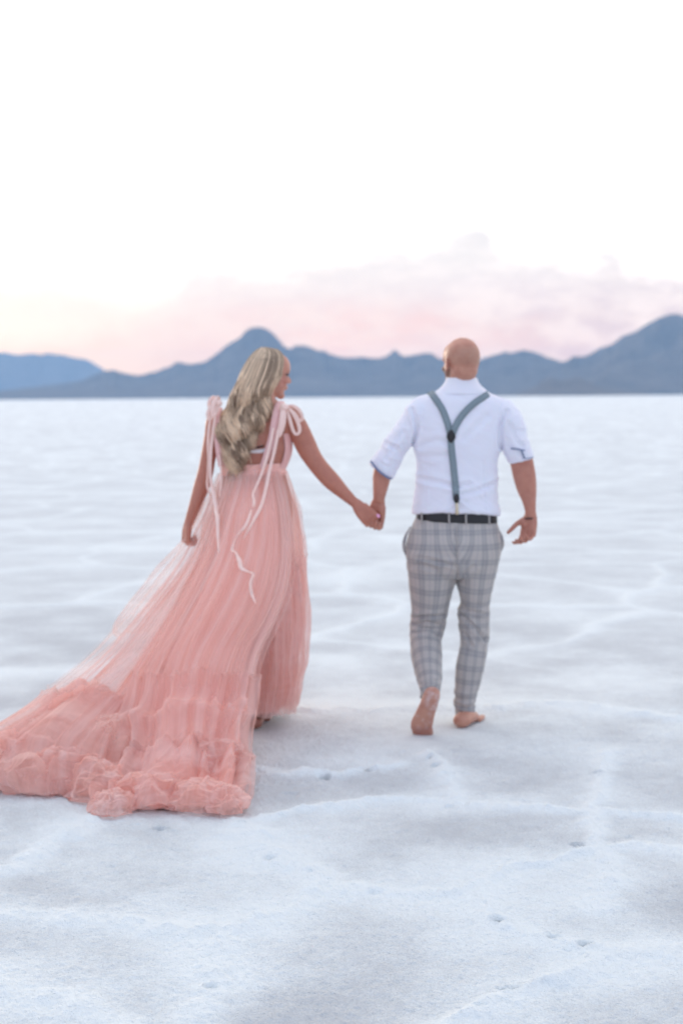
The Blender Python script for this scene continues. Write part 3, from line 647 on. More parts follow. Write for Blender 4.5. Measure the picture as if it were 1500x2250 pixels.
K = Parts(); c0_ = lay([W(990.5,960,6.55)]*2, .008, n=2)[0]; pr = [(-14.5,.0),(-12,.35),(-5,.85),(0,1),(6,.85),(12,.4),(14.5,.0)]
R = []
for dyp, wf in resample(np.array(pr), 20):
    h = max(wf, .05)*.0205; zc = -dyp/467; R.append([c0_+[sx_*h, -.003*sy_, zc] for sx_, sy_ in ((1,.4),(.8,1),(0,1.2),(-.8,1),(-1,.4),(-1,-1),(0,-1),(1,-1))])
K.rings(np.array(R)); link('leather_patch', K.raw('leather_patch'), black, susp)
K = Parts(); K.tube(lay([W(1002,1092,6.55), W(1002.5,1099,6.55), W(1003,1108,6.55)], .007, n=3), [.012,.0135,.006], k=10, flat=1); link('adjuster', K.raw('adjuster'), black, susp)
metal = principled('brass_clip', (.62, .55, .42), .3, Metallic=.8)
K = Parts(); K.tube([W(1003,1108,6.535), W(1003.5,1116,6.532), W(1003.5,1127,6.535)], [.0075,.007,.0095], k=8, flat=1); link('clip', K.raw('clip'), metal, susp)
K = Parts(); 
wc = W(1165, 1138, Ym-.02); th = np.linspace(0, 2*math.pi, 25)
K.tube([wc+np.array([math.cos(t)*.029, math.sin(t)*.026, math.cos(t)*.003]) for t in th], [.0028]*25, n=60, k=8)
link('bracelet', K.raw('bracelet'), black, man)
# ------------------------------------------------------------------ the woman
Yw = 6.70
woman = empty('person', tuple(G(556, 1600)))
tag(woman, 'woman with long wavy blond hair in pink tulle gown with long train', 'person')
B = Parts()
WC = W(592, 822, Yw+.02); WM = rotZ(D2R(-66)) @ rotX(D2R(-7)) @ rotY(D2R(3))
add_head(B, WC, WM, .985, .94, .92)
B.loft([(572,850,606,850,Yw,.048),(569,872,603,870,Yw,.046),(562,888,612,882,Yw,.052),(540,900,632,894,Yw,.055)], k=28)
B.loft([(508,898,640,893,Yw,.045),(484,905,650,902,Yw,.068),(478,925,646,925,Yw,.085),(482,955,640,955,Yw,.092),(486,984,640,984,Yw,.098),(487,1010,634,1008,Yw,.093),(489,1032,626,1031,Yw,.090),(484,1065,634,1065,Yw,.10),(478,1110,642,1110,Yw,.12),(478,1150,642,1150,Yw,.125),(492,1185,630,1185,Yw,.10)], k=40)
B.loft([(630,940,648,892,Yw,.045),(641,968,671,923,Yw-.01,.045),(657,1000,690,962,Yw-.02,.041),(674,1024,705,996,Yw-.035,.038),(694,1049,722,1020,Yw-.05,.036),(716,1072,744,1045,Yw-.06,.035),(740,1090,764,1071,Yw-.07,.031),(762,1106,780,1090,Yw-.08,.025),(777,1117,791,1101,Yw-.085,.019),(781,1121,796,1105,Yw-.088,.018)], k=24)
B.loft([(492,900,486,950,Yw,.045),(457,915,487,965,Yw,.045),(449,955,480,985,Yw,.042),(444,985,474,1010,Yw-.01,.039),(436,1028,468,1045,Yw-.02,.036),(425,1068,458,1080,Yw-.03,.035),(416,1105,444,1112,Yw-.04,.030),(408,1135,430,1142,Yw-.05,.022),(404,1152,424,1155,Yw-.055,.019)], k=24)
tip, td = hand(B, W(786, 1111, Yw-.088), (.62, -.05, -.80), (0, -1, .12), (.80, 0, .62), [(.5,1.2,.9),(.55,1.25,.9),(.6,1.3,.9),(.65,1.3,.9)], .90, .04, thumb=(.45, 1.25, -.05))
hand(B, W(413, 1153, Yw-.055), (-.12, -.1, -1), (-.85, -.5, 0), (-.5, .85, 0), [(1.0,1.4,.9),(1.1,1.5,.9),(1.15,1.5,.9),(1.2,1.5,.9)], .88, .05, thumb=(.2, 1.2, .8))
# legs under the gown; one heel shows below the hem
B.loft([(500,1170,566,1170,Yw,.09),(508,1280,562,1280,Yw,.07),(516,1370,556,1370,Yw,.055),(518,1440,556,1440,Yw,.055),(526,1540,552,1540,Yw,.035),(528,1585,552,1585,Yw,.033)], k=20)
B.loft([(560,1170,628,1170,Yw,.09),(566,1280,620,1280,Yw+.06,.07),(570,1370,612,1370,Yw+.1,.055),(572,1440,610,1440,Yw+.1,.055),(576,1520,600,1520,Yw+.1,.035),(574,1560,600,1560,Yw+.1,.033)], k=20)
g0 = G(563, 1604); B.tube([g0+[-.03,.03,.05], g0+[.0,.0,.032], g0+[.01,.09,.038], g0+[.02,.19,.02]], [.03,.026,.028,.02], k=18)
g1 = G(590, 1570); B.tube([g1+[0,0,.032], g1+[.0,.10,.038], g1+[.01,.2,.02]], [.03,.028,.02], k=18)
for gg in (g0+[.02,.2,0], g1+[.01,.21,0]):
    for i in range(5): b = gg+[(i-2)*.015, 0, .013]; B.tube([b-[0,.03,0], b, b+[0,.02,0]], [.010]*3, k=10)
me = B.fuse('body', .0036, 5, .5); co = vco(me); loc = (co-WC) @ WM; x, y, z = loc.T
col = paint(me, (.50, .205, .145)); hd_ = (np.abs(loc) < .135).all(1)
col = blend(col, hd_*1.0, (.58, .29, .215)); col = blend(col, hd_*np.exp(-(((np.abs(x)-.038)/.022)**2+((z+.025)/.022)**2))*(y > .03)*.5, (.58, .20, .18))
col = blend(col, hd_*(np.hypot((np.abs(x)-.031)/.016, (z-.004)/.0085) < 1)*(y > .068), (.35, .3, .28))
col = blend(col, hd_*(np.hypot((np.abs(x)-.032)/.019, (z-.009)/.0055) < 1)*(y > .055), (.03, .018, .014))
col = blend(col, hd_*(np.abs(z-.026) < .0035)*(np.abs(np.abs(x)-.03) < .018)*(y > .06), (.16, .09, .06))
col = blend(col, hd_*np.clip(1.4-np.hypot(x/.024, (z+.055)/.012)*1.2, 0, 1)*(y > .078), (.50, .13, .13))
col = blend(col, hd_*(np.hypot(x/.017, (z+.0545)/.0045) < 1)*(y > .085), (.85, .80, .76))
col = blend(col, (co[:, 2] < .2)*1.0, (.34, .15, .11))
c = me.attributes.new('tint', 'FLOAT_COLOR', 'POINT'); c.data.foreach_set('color', np.column_stack([col, np.ones(len(col))]).astype(np.float32).ravel())
wbody = link('body', me, skin_m, woman)
wb = BVHTree.FromPolygons([v.co[:] for v in me.vertices], [p.vertices[:] for p in me.polygons])
nail_m = principled('pink_nail_polish', (.85, .40, .62), .25)
K = Parts(); K.ell(tip+np.array([.002, -.0075, .002]), (.0075, .0035, .0105), rotY(D2R(-38))); link('thumbnail', K.raw('thumbnail'), nail_m, wbody)

# ---- hair: several hundred fine locks, each a tapering strand
HL = [(577,762),(562,769),(548,784),(536,803),(527,821),(516,852),(506,874),(491,900),(482,925),(480,950),(485,975),(492,992),(500,1012),(508,1040),(514,1056)]
HR = [(577,762),(604,764),(622,775),(625,795),(622,818),(613,840),(600,858),(599,874),(594,893),(584,918),(577,940),(566,962),(553,988),(532,1020),(515,1056)]
ys = np.linspace(762, 1056, 60)
lx = np.interp(ys, [p[1] for p in HL], [p[0] for p in HL]); rx = np.interp(ys, [p[1] for p in HR], [p[0] for p in HR])
for a_ in (lx, rx):
    k_ = a_.copy()
    for _ in range(2): k_[2:-1] = (k_[1:-2]+2*k_[2:-1]+k_[3:])/4 if len(k_[3:]) == len(k_[2:-1]) else k_[2:-1]
    a_[:] = k_
def hair_pt(a, yy, dep):
    L = np.interp(yy, ys, lx); R = np.interp(yy, ys, rx); m = (L+R)/2; h = (R-L)/2
    bulge = np.interp(yy, [762, 790, 830, 880, 930, 1000, 1056], [.03, .095, .115, .10, .065, .055, .03])
    cy = np.interp(yy, [762, 830, 880, 930, 1056], [Yw+.01, Yw+.01, Yw-.01, Yw-.06, Yw-.075])
    Y = cy-bulge*np.sqrt(np.clip(1-a*a, 0, 1))*dep
    return W(m+a*h, yy, Y)
V = []; Fc = []; TI = []; base = 0
nlock = 46; lock_a = np.linspace(-.98, .98, nlock)+rng.normal(0, .02, nlock); lock_ph = 2.6*lock_a+rng.normal(0, .55, nlock); lock_fr = rng.uniform(.070, .082, nlock)
lock_end = np.interp(lock_a, [-1, -.7, -.3, .1, .5, 1], [975, 1010, 1050, 1052, 1015, 960])+rng.normal(0, 14, nlock)
lock_col = np.clip(rng.normal(.52, .28, nlock), 0, 1)
NS = 3400
for s_ in range(NS):
    lk = rng.integers(nlock); a0 = np.clip(lock_a[lk]+rng.normal(0, .045), -1, 1); layer = rng.choice([1.0, .93, .85])*(1+rng.normal(0, .012))
    y1 = lock_end[lk]+rng.normal(0, 9); n = 40; tt = np.linspace(0, 1, n); yy = 763+(y1-763)*tt
    if abs(a0) > .9 and rng.random() < .5: yy = 775+(y1-775)*tt
    a_t = a0+(lock_a[lk]-a0)*sstep(tt, .25, 1.0)*.72
    amp = 8.5*sstep(tt, .22, .6)*(1+.3*math.sin(lk*3.1)); fly = rng.random() < .07; ph = lock_ph[lk]+rng.normal(0, .9 if fly else .22)
    wx = amp*np.sin(lock_fr[lk]*(yy-763)+ph); wy_ = amp*.0016*np.cos(lock_fr[lk]*(yy-763)+ph)
    fl = rng.normal(0, 5.0 if fly else 1.6)*sstep(tt, .3, 1)
    a_t = np.clip(a_t, -1, 1); P = np.array([hair_pt(a_t[i]*(1 if yy[i] > 800 else 1), yy[i], layer) for i in range(n)])
    P[:, 0] += (wx+fl*2)/467*(.45 if abs(a0) > .9 else 1); P[:, 1] -= wy_*1.6+.004
    r0 = rng.uniform(.0008, .0016); rad = r0*(1-sstep(tt, .8, 1.0)*.75)
    d = np.gradient(P, axis=0); d /= np.linalg.norm(d, axis=1)[:, None]; u = np.cross(d, [0, 1, 0]); u /= np.linalg.norm(u, axis=1)[:, None]+1e-9; v_ = np.cross(d, u)
    ring = np.stack([P+u*rad[:, None], P+v_*rad[:, None], P-u*rad[:, None], P-v_*rad[:, None]], 1)
    V.append(ring.reshape(-1, 3)); cv = np.clip(lock_col[lk]+rng.normal(0, .24)+.22*sstep(lock_a[lk], .5, .9), 0, 1)
    TI.append(np.stack([np.full(n*4, cv), np.repeat(tt, 4), np.zeros(n*4)], 1))
    i = np.arange(n-1)[:, None]*4; j = np.arange(4)[None]; Fc.append(np.stack([i+j, i+(j+1) % 4, i+4+(j+1) % 4, i+4+j], -1).reshape(-1, 4)+base); base += n*4
V = np.concatenate(V); me = newmesh('hair', V, np.concatenate(Fc)); attr_v(me, 'strand', np.concatenate(TI))
def hair_col(n):
    s = n.n('ShaderNodeSeparateXYZ'); n.l(attr(n, 'strand'), s.inputs[0]); a, t, _ = s.outputs
    c = n.mix(a, (.22, .135, .09), (.97, .74, .53)); root = n.m('MULTIPLY', n.ss(t, .50, .05), n.ss(a, .95, .35))
    return n.mix(n.m('MULTIPLY', root, .95), c, (.22, .155, .11))
hair_m = principled('blond_hair', hair_col, .38, Specular_IOR_Level=.4)
hair = link('hair', me, hair_m, woman)
# the dense hair under the outer locks
K = Parts(); rows = []
for yy in np.linspace(775, 1005, 22):
    L = np.interp(yy, ys, lx)+5; R = np.interp(yy, ys, rx)-5
    if yy > 950: mid = (L+R)/2; L = mid+(L-mid)*.75; R = mid+(R-mid)*.75
    b_ = np.interp(yy, [762, 790, 830, 880, 930, 1000, 1056], [.05, .088, .100, .085, .05, .04, .02]); cy = np.interp(yy, [762, 830, 880, 930, 1056], [Yw+.01, Yw+.01, Yw-.01, Yw-.05, Yw-.065])
    rows.append((L, yy, R, yy, cy, b_))
K.loft(rows, n=44, k=30); me = K.fuse('hair_base', .006, 4)
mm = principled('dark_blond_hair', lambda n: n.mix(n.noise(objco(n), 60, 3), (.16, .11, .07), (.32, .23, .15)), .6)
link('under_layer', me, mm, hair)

# ---- gown
def tulle(name, dens_lo, dens_hi, c_lo, c_hi, gather=0):
    """sheer net: more threads per line of sight at grazing angles and in gathered folds"""
    m, n, o = material(name)
    lw = n.n('ShaderNodeLayerWeight'); lw.inputs[0].default_value = .35
    s = n.n('ShaderNodeSeparateXYZ'); n.l(attr(n, 'fold'), s.inputs[0]); u, v, t = s.outputs
    def uvn(su, sv, det, dist=.2):
        cmb = n.n('ShaderNodeCombineXYZ'); n.l(n.m('MULTIPLY', u, su), cmb.inputs[0]); n.l(n.m('MULTIPLY', v, sv), cmb.inputs[1]); return n.noise(cmb.outputs[0], 1.0, det, .55, dist)
    broad = uvn(10, .45, 2); fine = uvn(36, 1.0, 2)
    mpn = n.n('ShaderNodeMapping'); n.l(objco(n), mpn.inputs[0]); mpn.inputs['Rotation'].default_value = (0, 0, .7); mpn.inputs['Scale'].default_value = (3, 8, 7)
    flow = n.noise(mpn.outputs[0], 1.0, 3, .5, .8)
    st = n.m('ADD', n.m('MULTIPLY', broad, .80), n.m('MULTIPLY', fine, .20))
    k = n.ss(t, .62, .95); mf = n.n('ShaderNodeMix'); n.put(mf.inputs[0], k); n.put(mf.inputs[2], st); n.put(mf.inputs[3], flow); st = mf.outputs[0]
    dens = n.m('ADD', n.m('MULTIPLY_ADD', lw.outputs['Facing'], .45, dens_lo), n.m('MULTIPLY', t, dens_hi-dens_lo))
    dens = n.m('ADD', dens, n.m('MULTIPLY_ADD', st, .7, -.35), clamp=True)
    c = n.mix(n.ss(st, .34, .66), c_lo, c_hi); c = n.mix(n.m('MULTIPLY', t, .35), c, (.90, .47, .42))  # pale highlights and deeper coral fold shade are put into the colour
    df = n.n('ShaderNodeBsdfDiffuse'); n.put(df.inputs[0], c); tr = n.n('ShaderNodeBsdfTranslucent'); n.put(tr.inputs[0], c)
    b = n.n('ShaderNodeBump'); b.inputs['Strength'].default_value = .5; b.inputs['Distance'].default_value = .02; n.put(b.inputs['Height'], st)
    n.l(b.outputs[0], df.inputs['Normal']); n.l(b.outputs[0], tr.inputs['Normal'])
    mx = n.n('ShaderNodeMixShader'); mx.inputs[0].default_value = .42; n.l(df.outputs[0], mx.inputs[1]); n.l(tr.outputs[0], mx.inputs[2])
    tp = n.n('ShaderNodeBsdfTransparent'); m2 = n.n('ShaderNodeMixShader'); n.put(m2.inputs[0], dens); n.l(tp.outputs[0], m2.inputs[1]); n.l(mx.outputs[0], m2.inputs[2])
    n.l(m2.outputs[0], o.inputs[0]); return m
tul_out = tulle('sheer_pink_tulle', .18, .42, (.94, .62, .55), (.98, .81, .77))
tul_mid = tulle('pink_tulle', .42, .68, (.94, .58, .50), (.98, .76, .71))
tul_soft = tulle('pale_sheer_tulle', .10, .36, (.95, .70, .62), (.98, .82, .75))
lining = principled('salmon_lining', lambda n: n.mix(n.noise(attr(n, 'fold'), 30, 3), (.90, .48, .41), (.94, .58, .51)), .8, Specular_IOR_Level=.15)
def sheet(name, rows, mat, parent, nu=220, nv=170, seed=0, pleat=.014, nple=16, theta=(math.pi, 0), push=0.0, crumple=0.03, cr0=.62, tier=None, sq=1.0, sag=0.0, floor=True, inset=0.0, roll=0):
    """tulle panel. rows: (Lx,Ly,LY, Rx,Ry,RY, bulge_y, bulge_z) silhouette pairs from waist to hem"""
    rw = []
    for q in rows:
        L = W(q[0], q[1], q[2]); R = W(q[3], q[4], q[5]); rw.append(np.concatenate([(L+R)/2, (R-L)/2, q[6:8]]))
    rw = resample(rw, nv); th = np.linspace(theta[0], theta[1], nu); v = np.linspace(0, 1, nv)
    closed = abs(theta[1]-theta[0]) > 6
    U, Vv = np.meshgrid(np.linspace(0, 1, nu), v)
    C_, H_ = rw[:, None, :3], rw[:, None, 3:6]; by, bz = rw[:, 6][:, None, None], rw[:, 7][:, None, None]
    ct, st = np.cos(th)[None, :, None], np.sin(th)[None, :, None]
    b = np.concatenate([0*by, -by, bz], -1)
    P = C_+H_*ct*(1-inset)+b*st*(1-inset)
    du = np.gradient(P, axis=1); dv = np.gradient(P, axis=0); Nn = np.cross(dv, du); Nn /= np.linalg.norm(Nn, axis=2)[..., None]+1e-9
    if (Nn[..., 1].mean() > 0) and not closed: Nn = -Nn
    if closed:
        out_ = P-C_; sgn = np.sign((Nn*out_).sum(-1, keepdims=True).mean()); Nn = Nn*sgn
    uu = U*(1 if not closed else 1)
    q1 = np.stack([uu*nple+.5*fbm(np.stack([uu*3, Vv*1.5], -1), seed+1, 2), Vv*1.1], -1)
    if closed: q1 = np.stack([np.cos(2*np.pi*uu)*nple/6, np.sin(2*np.pi*uu)*nple/6, Vv*.8], -1)
    seam = np.zeros_like(U)
    for tv, amt in (tier or []):
        e = tv+.03*fbm(np.stack([U*9, Vv*0], -1), seed+11, 2); seam = seam+np.exp(-((Vv-e)/.009)**2)*(.009 if tv < .65 else .004)*amt*(1+.8*vnoise(np.stack([U*60, Vv*0], -1), seed+12)); q1 = q1+(Vv > e)[..., None]*.35*np.array([1.]+[0.]*(q1.shape[-1]-1))
    f1 = fbm(q1, seed+2, 3, .55); q2 = q1*np.array([3.1]+[1.5]*(q1.shape[-1]-1)) if not closed else q1*np.array([3., 3., 1.5]); f2 = fbm(q2, seed+3, 2)
    env = .25+.75*sstep(Vv, .0, .35); d = pleat*env*(2.5*f1+.16*f2)+push+seam
    if not closed: d = d+.045*sstep(Vv, .08, .4)*ridged(np.stack([uu*3.2+.7*Vv+.35*fbm(np.stack([uu*2, Vv*2], -1), 991, 2), Vv*.9], -1), (seed//100)*7+3, 2, .3)-.02*sstep(Vv, .08, .4)
    v0 = cr0+.10*fbm(np.stack([U*2.2, U*0], -1), seed+14, 2); cr = sstep(Vv, v0, np.minimum(v0+.30, .98))
    if roll:
        rv = roll+.035*np.sin(U*2.6+.4)+.02*fbm(np.stack([U*3, U*0], -1), seed+15, 2)
        ew = sstep(U, 0, .15)*sstep(1-U, 0, .15); d = d+.035*np.exp(-((Vv-rv)/.022)**2)*ew
        below = sstep(Vv, rv, rv+.05); a_, b_ = U*7+Vv*11, Vv*3.2-U*1.5
        d = d+below*.030*(.25+.75*ew)*(ridged(np.stack([a_+.6*fbm(np.stack([U*3, Vv*4], -1), seed+16, 2), b_], -1), seed+17, 3, .4)-.35)
    wq = P*np.array([2.3, 2.6, 3.6]); wq = wq+.9*np.stack([fbm(P*3, seed+4, 2), fbm(P*3+7, seed+5, 2), fbm(P*3+3, seed+6, 2)], -1)
    bil = ridged(wq, seed+7, 4, .26); eg = .35+.65*sstep(U, 0, .10)*sstep(1-U, 0, .10) if not closed else 1.0; d = (d+cr*crumple*(bil-.35)*1.3)*eg
    P = P+Nn*d[..., None]
    P[..., 2] += cr*crumple*.7*np.maximum(bil-.2, 0)
    P[..., 0] += cr*.02*fbm(P*6, seed+9, 2); P[..., 1] += cr*.02*fbm(P*6+5, seed+10, 2)
    if floor: zf = .012+.010*vnoise(P[..., :2]*30, seed); P[..., 2] = np.where(P[..., 2] < zf, zf+.15*(P[..., 2]-zf)*0, P[..., 2])
    t_ = np.zeros_like(U)
    if tier:
        for tv, amt in tier:
            e = tv+.03*fbm(np.stack([U*9, Vv*0], -1), seed+11, 2); t_ = np.maximum(t_, amt*sstep(Vv, e-.006, e+.006))
    i = np.arange(nv-1)[:, None]*nu; j = np.arange(nu-1)[None]
    f = np.stack([i+j, i+j+1, i+nu+j+1, i+nu+j], -1).reshape(-1, 4)
    me = newmesh(name, P.reshape(-1, 3), f.copy()); attr_v(me, 'fold', np.stack([(U+.05*fbm(np.stack([U*2.5, Vv*3], -1), seed+13, 2)+.10*Vv**2)*(nu/220)+seed, Vv*3, t_], -1).reshape(-1, 3))
    return link(name, me, mat, parent)

# bodice: side and front panels leave the back open, then a sash closes below the shoulder blades
rows = [(480,950,640,952,Yw,.100),(481,984,643,984,Yw,.106),(484,1008,638,1008,Yw,.101),(487,1034,628,1031,Yw,.097)]
A = shell_loft(rows, k=90, th=.004, n=24, arc=(D2R(90-54), D2R(90-54)-D2R(260)))
bod_m = principled('pink_satin_tulle', lambda n: n.mix(n.noise(objco(n), 40, 4), (.78, .40, .37), (.88, .56, .53)), .65, lambda n: (n.noise(objco(n), 90, 3), .4, .003))
me = grid_mesh('dress', A, closed_u=False, closed_v=True); dress = link('dress', me, bod_m, woman)
A = shell_loft([(486,1020,630,1016,Yw,.103),(485,1035,629,1028,Yw,.106),(486,1046,630,1044,Yw,.104)], k=90, th=.005, n=20)
me = grid_mesh('sash', A, closed_v=True); co = vco(me); q = co*np.array([3, 3, 60])+np.column_stack([0*co[:, 0], 0*co[:, 0], -co[:, 0]*26])
setco(me, co+vno(me)*(.005*ridged(q, 3, 3))[:, None]); link('sash', me, lining, dress)

tiers = [(.42, .55), (.80, 1.0)]
# standing skirt round the legs, lining then two sheer layers
SC = [(487,1040,Yw, 629,1034,Yw,.10,0),(474,1080,Yw, 642,1078,Yw,.15,0),(466,1130,6.72, 654,1130,6.72,.20,0),(458,1200,6.73, 665,1200,6.73,.24,0),(455,1280,6.74, 673,1278,6.74,.26,0),(455,1360,6.75, 676,1352,6.75,.28,0),(462,1440,6.76, 671,1436,6.76,.28,0),(475,1505,6.77, 659,1500,6.77,.27,0),(490,1550,6.78, 642,1548,6.78,.26,.0)]
SC = [(a,b,c_,d,e,f_,g,h) for a,b,c_,d,e,f_,g,h in SC]
sk = dict(theta=(math.pi, -math.pi), nple=30, crumple=0, cr0=.98, floor=False)
skirt = sheet('skirt', SC, tul_out, dress, seed=201, pleat=.022, tier=[(.42, .8)], nu=420, nv=90, **sk)
sheet('skirt_layer', SC, tul_mid, skirt, seed=207, pleat=.018, tier=[(.42, .6)], nu=420, nv=90, inset=.10, **sk)
sheet('skirt_lining', SC, lining, skirt, seed=213, pleat=.012, nu=300, nv=60, inset=.24, **sk)
# central train
TA = [(503,1040,6.63,612,1038,6.63,0.05,0),(492,1080,6.56,622,1080,6.58,0.06,0),(474,1140,6.53,632,1140,6.52,0.128,0.02),(448,1220,6.47,640,1220,6.46,0.16,0.03),(412,1300,6.41,632,1300,6.4,0.192,0.05),(378,1370,6.37,606,1370,6.34,0.208,0.06),(345,1440,6.32,576,1430,6.28,0.208,0.07),(318,1505,6.25,559,1490,6.2,0.208,0.08),(298,1565,6.08,556,1550,6.1,0.12,0.1),(280,1620,5.95,549,1605,5.96,0.1,0.12),(266,1670,5.78,550,1660,5.8,0.08,0.11),(252,1715,5.6,548,1705,5.62,0.06,0.09),(238,1755,5.44,541,1748,5.46,0.05,0.07),(225,1782,5.33,536,1782,5.32,0.04,0.05),(222,1791,5.285,530,1791,5.285,0.02,0.02)]
tr = sheet('train', TA, tul_mid, dress, seed=301, pleat=.026, nple=11, crumple=.050, cr0=.74, roll=.60, tier=[(.50, .6), (.72, .9)], nu=360, nv=300)
sheet('train_layer', TA, tul_out, tr, seed=311, pleat=.034, nple=8, crumple=.055, cr0=.74, roll=.61, push=.02, tier=[(.50, .5), (.72, .9)], nu=360, nv=300)
sheet('train_lining', TA[:-1], lining, tr, seed=321, pleat=.012, nple=9, crumple=.04, cr0=.66, push=-.035, nu=200, nv=160, inset=.20)
# left train, more sheer, trailing further out
TB = [(488,1045,6.68,540,1045,6.62,0.04,0),(462,1095,6.66,520,1100,6.58,0.05,0),(432,1160,6.67,498,1180,6.66,0.06,0),(398,1235,6.63,470,1260,6.6,0.07,0.02),(345,1310,6.59,430,1340,6.56,0.09,0.03),(292,1380,6.53,395,1420,6.5,0.1,0.05),(232,1455,6.43,360,1490,6.42,0.11,0.07),(165,1520,6.31,330,1560,6.22,0.12,0.09),(95,1580,6.17,305,1620,6.06,0.11,0.12),(20,1630,5.98,292,1665,5.84,0.1,0.13),(-35,1668,5.86,285,1700,5.72,0.08,0.12),(-62,1705,5.72,278,1730,5.62,0.06,0.09),(-60,1738,5.58,268,1755,5.52,0.04,0.06),(-50,1752,5.53,262,1770,5.46,0.02,0.02)]
tb = sheet('side_train', TB, tul_out, dress, seed=401, pleat=.024, nple=10, crumple=.065, cr0=.68, tier=[(.58, .7)], nu=340, nv=280)
sheet('side_train_layer', TB, tul_soft, tb, seed=411, pleat=.030, nple=8, crumple=.07, cr0=.64, push=.028, tier=[(.58, 1.0)], nu=340, nv=280)
sheet('side_train_underlayer', TB, tul_mid, tb, seed=421, pleat=.014, nple=9, crumple=.05, cr0=.66, push=-.03, tier=[(.55, 1.0)], nu=240, nv=200, inset=.12)
TV = [(500,1060,6.66, 560,1060,6.64,.03,0),(470,1150,6.66, 560,1150,6.62,.04,0),(425,1250,6.62, 540,1250,6.58,.05,0),(375,1350,6.58, 520,1350,6.54,.06,0),(322,1440,6.50, 480,1440,6.46,.07,.03),(262,1530,6.38, 440,1530,6.34,.08,.05),(215,1600,6.16, 400,1600,6.14,.07,.08),(170,1660,5.94, 360,1660,5.92,.06,.08),(150,1705,5.76, 330,1705,5.76,.04,.05)]
deep = principled('valley_shade_coral', (.86, .40, .33), .85, Specular_IOR_Level=.1)
sheet('valley_shade_sheet', TV, deep, tb, seed=441, pleat=.012, nple=8, crumple=.02, cr0=.7, nu=160, nv=140)  # added sheet; its deep coral stands in for shaded, stacked tulle in the valley
# pale upper overlay flaring to a corner on the far side
TD = [(487,1050,6.72, 520,1050,6.70,.03,0),(452,1105,6.72, 510,1120,6.68,.04,0),(408,1190,6.72, 490,1200,6.66,.05,0),(336,1275,6.70, 462,1290,6.64,.05,.0),(262,1372,6.66, 430,1370,6.62,.05,0),(270,1392,6.66, 425,1392,6.62,.04,0)]
sheet('overlay', TD, tul_soft, dress, seed=431, pleat=.018, nple=9, crumple=.0, cr0=.95, tier=[(.1, .35)], nu=160, nv=90, floor=False)
# loose billows of crumpled net lying on the train's end
def billow(name, c, size, mat, parent, seed, yaw=0.0):
    """one crumpled puff of net: a flattened, deeply wrinkled shell"""
    nu, nv = 150, 90; U, V_ = np.meshgrid(np.linspace(0, 2*math.pi, nu), np.linspace(-.25, 1, nv)); r = np.cos(V_*math.pi/2)
    D = np.stack([np.cos(U)*r, np.sin(U)*r, np.sin(V_*math.pi/2)], -1)
    q = D*np.array([1.5, 1.5, 1.8])+seed; q = q+.55*np.stack([fbm(q*1.3, seed+1, 2), fbm(q*1.3+5, seed+2, 2), fbm(q*1.3+9, seed+3, 2)], -1)
    k = .72+.30*ridged(q*1.0, seed+4, 4, .28)+.22*fbm(q*.8, seed+8, 2)
    P = D*k[..., None]*np.array(size); P = P @ rotZ(yaw).T + np.asarray(c); P[..., 2] = np.maximum(P[..., 2], .010)
    i = np.arange(nv-1)[:, None]*nu; j = np.arange(nu-1)[None]; f = np.stack([i+j, i+j+1, i+nu+j+1, i+nu+j], -1).reshape(-1, 4)
    me = newmesh(name, P.reshape(-1, 3), f.copy()); attr_v(me, 'fold', np.stack([U/6.28*1.2+seed, V_*2, np.full_like(U, .5)], -1).reshape(-1, 3)); return link(name, me, mat, parent)
for i, (px, py, zz, sx_, sy_, sz_, yw, mt_) in enumerate([
    (190,1640,.08,.24,.20,.27,.4,tul_mid),(95,1660,.05,.17,.15,.17,-.3,tul_soft),(25,1690,.03,.16,.14,.18,.8,tul_mid),(135,1712,.03,.20,.14,.16,.1,tul_mid),(215,1728,.02,.15,.13,.13,-.2,tul_mid),(-40,1705,.02,.15,.14,.16,.2,tul_soft),(245,1672,.05,.17,.13,.20,.9,tul_soft),
    (330,1745,.03,.15,.11,.10,.2,tul_mid),(440,1755,.03,.16,.11,.10,-.2,tul_mid),(500,1762,.02,.09,.08,.09,.4,tul_mid),(250,1762,.02,.11,.09,.07,.6,tul_mid),(360,1650,.07,.22,.12,.10,-.2,tul_out),(470,1690,.06,.17,.12,.10,.5,tul_out)]):
    g = G(px, py+22); billow('ruffle', (g[0], g[1], zz), (sx_, sy_, sz_), mt_, tr if px > 220 else tb, 500+i*13, yw)

# straps, bows and trailing ribbons
rib = principled('pale_pink_satin', lambda n: n.mix(n.noise(objco(n), 30, 3), (.90, .58, .50), (.94, .72, .65)), .42, Sheen_Weight=.2)
rib2 = principled('blush_strap', (.82, .50, .48), .6)
dtrees = []
for o_ in (skirt, tr, tb, wbody, bpy.data.objects['train_layer'], bpy.data.objects['side_train_layer']):
    dtrees.append(BVHTree.FromPolygons([v.co[:] for v in o_.data.vertices], [p.vertices[:] for p in o_.data.polygons]))
def drape(q, off=.012):
    q = q.copy(); c_ = np.array([0, 0, CAM_H])
    for i in range(len(q)):
        d_ = nrm(q[i, :3]-c_); r_ = np.linalg.norm(q[i, :3]-c_)
        for t_ in dtrees:
            h = t_.ray_cast(Vector(c_), Vector(d_))
            if h[0] is not None and h[3]-off < r_ and h[3] > r_-.5: r_ = h[3]-off
        q[i, :3] = c_+d_*r_
    k = q.copy()
    for _ in range(4): k[1:-1, 1] = np.minimum((k[:-2, 1]+2*k[1:-1, 1]+k[2:, 1])/4, q[1:-1, 1])
    return k
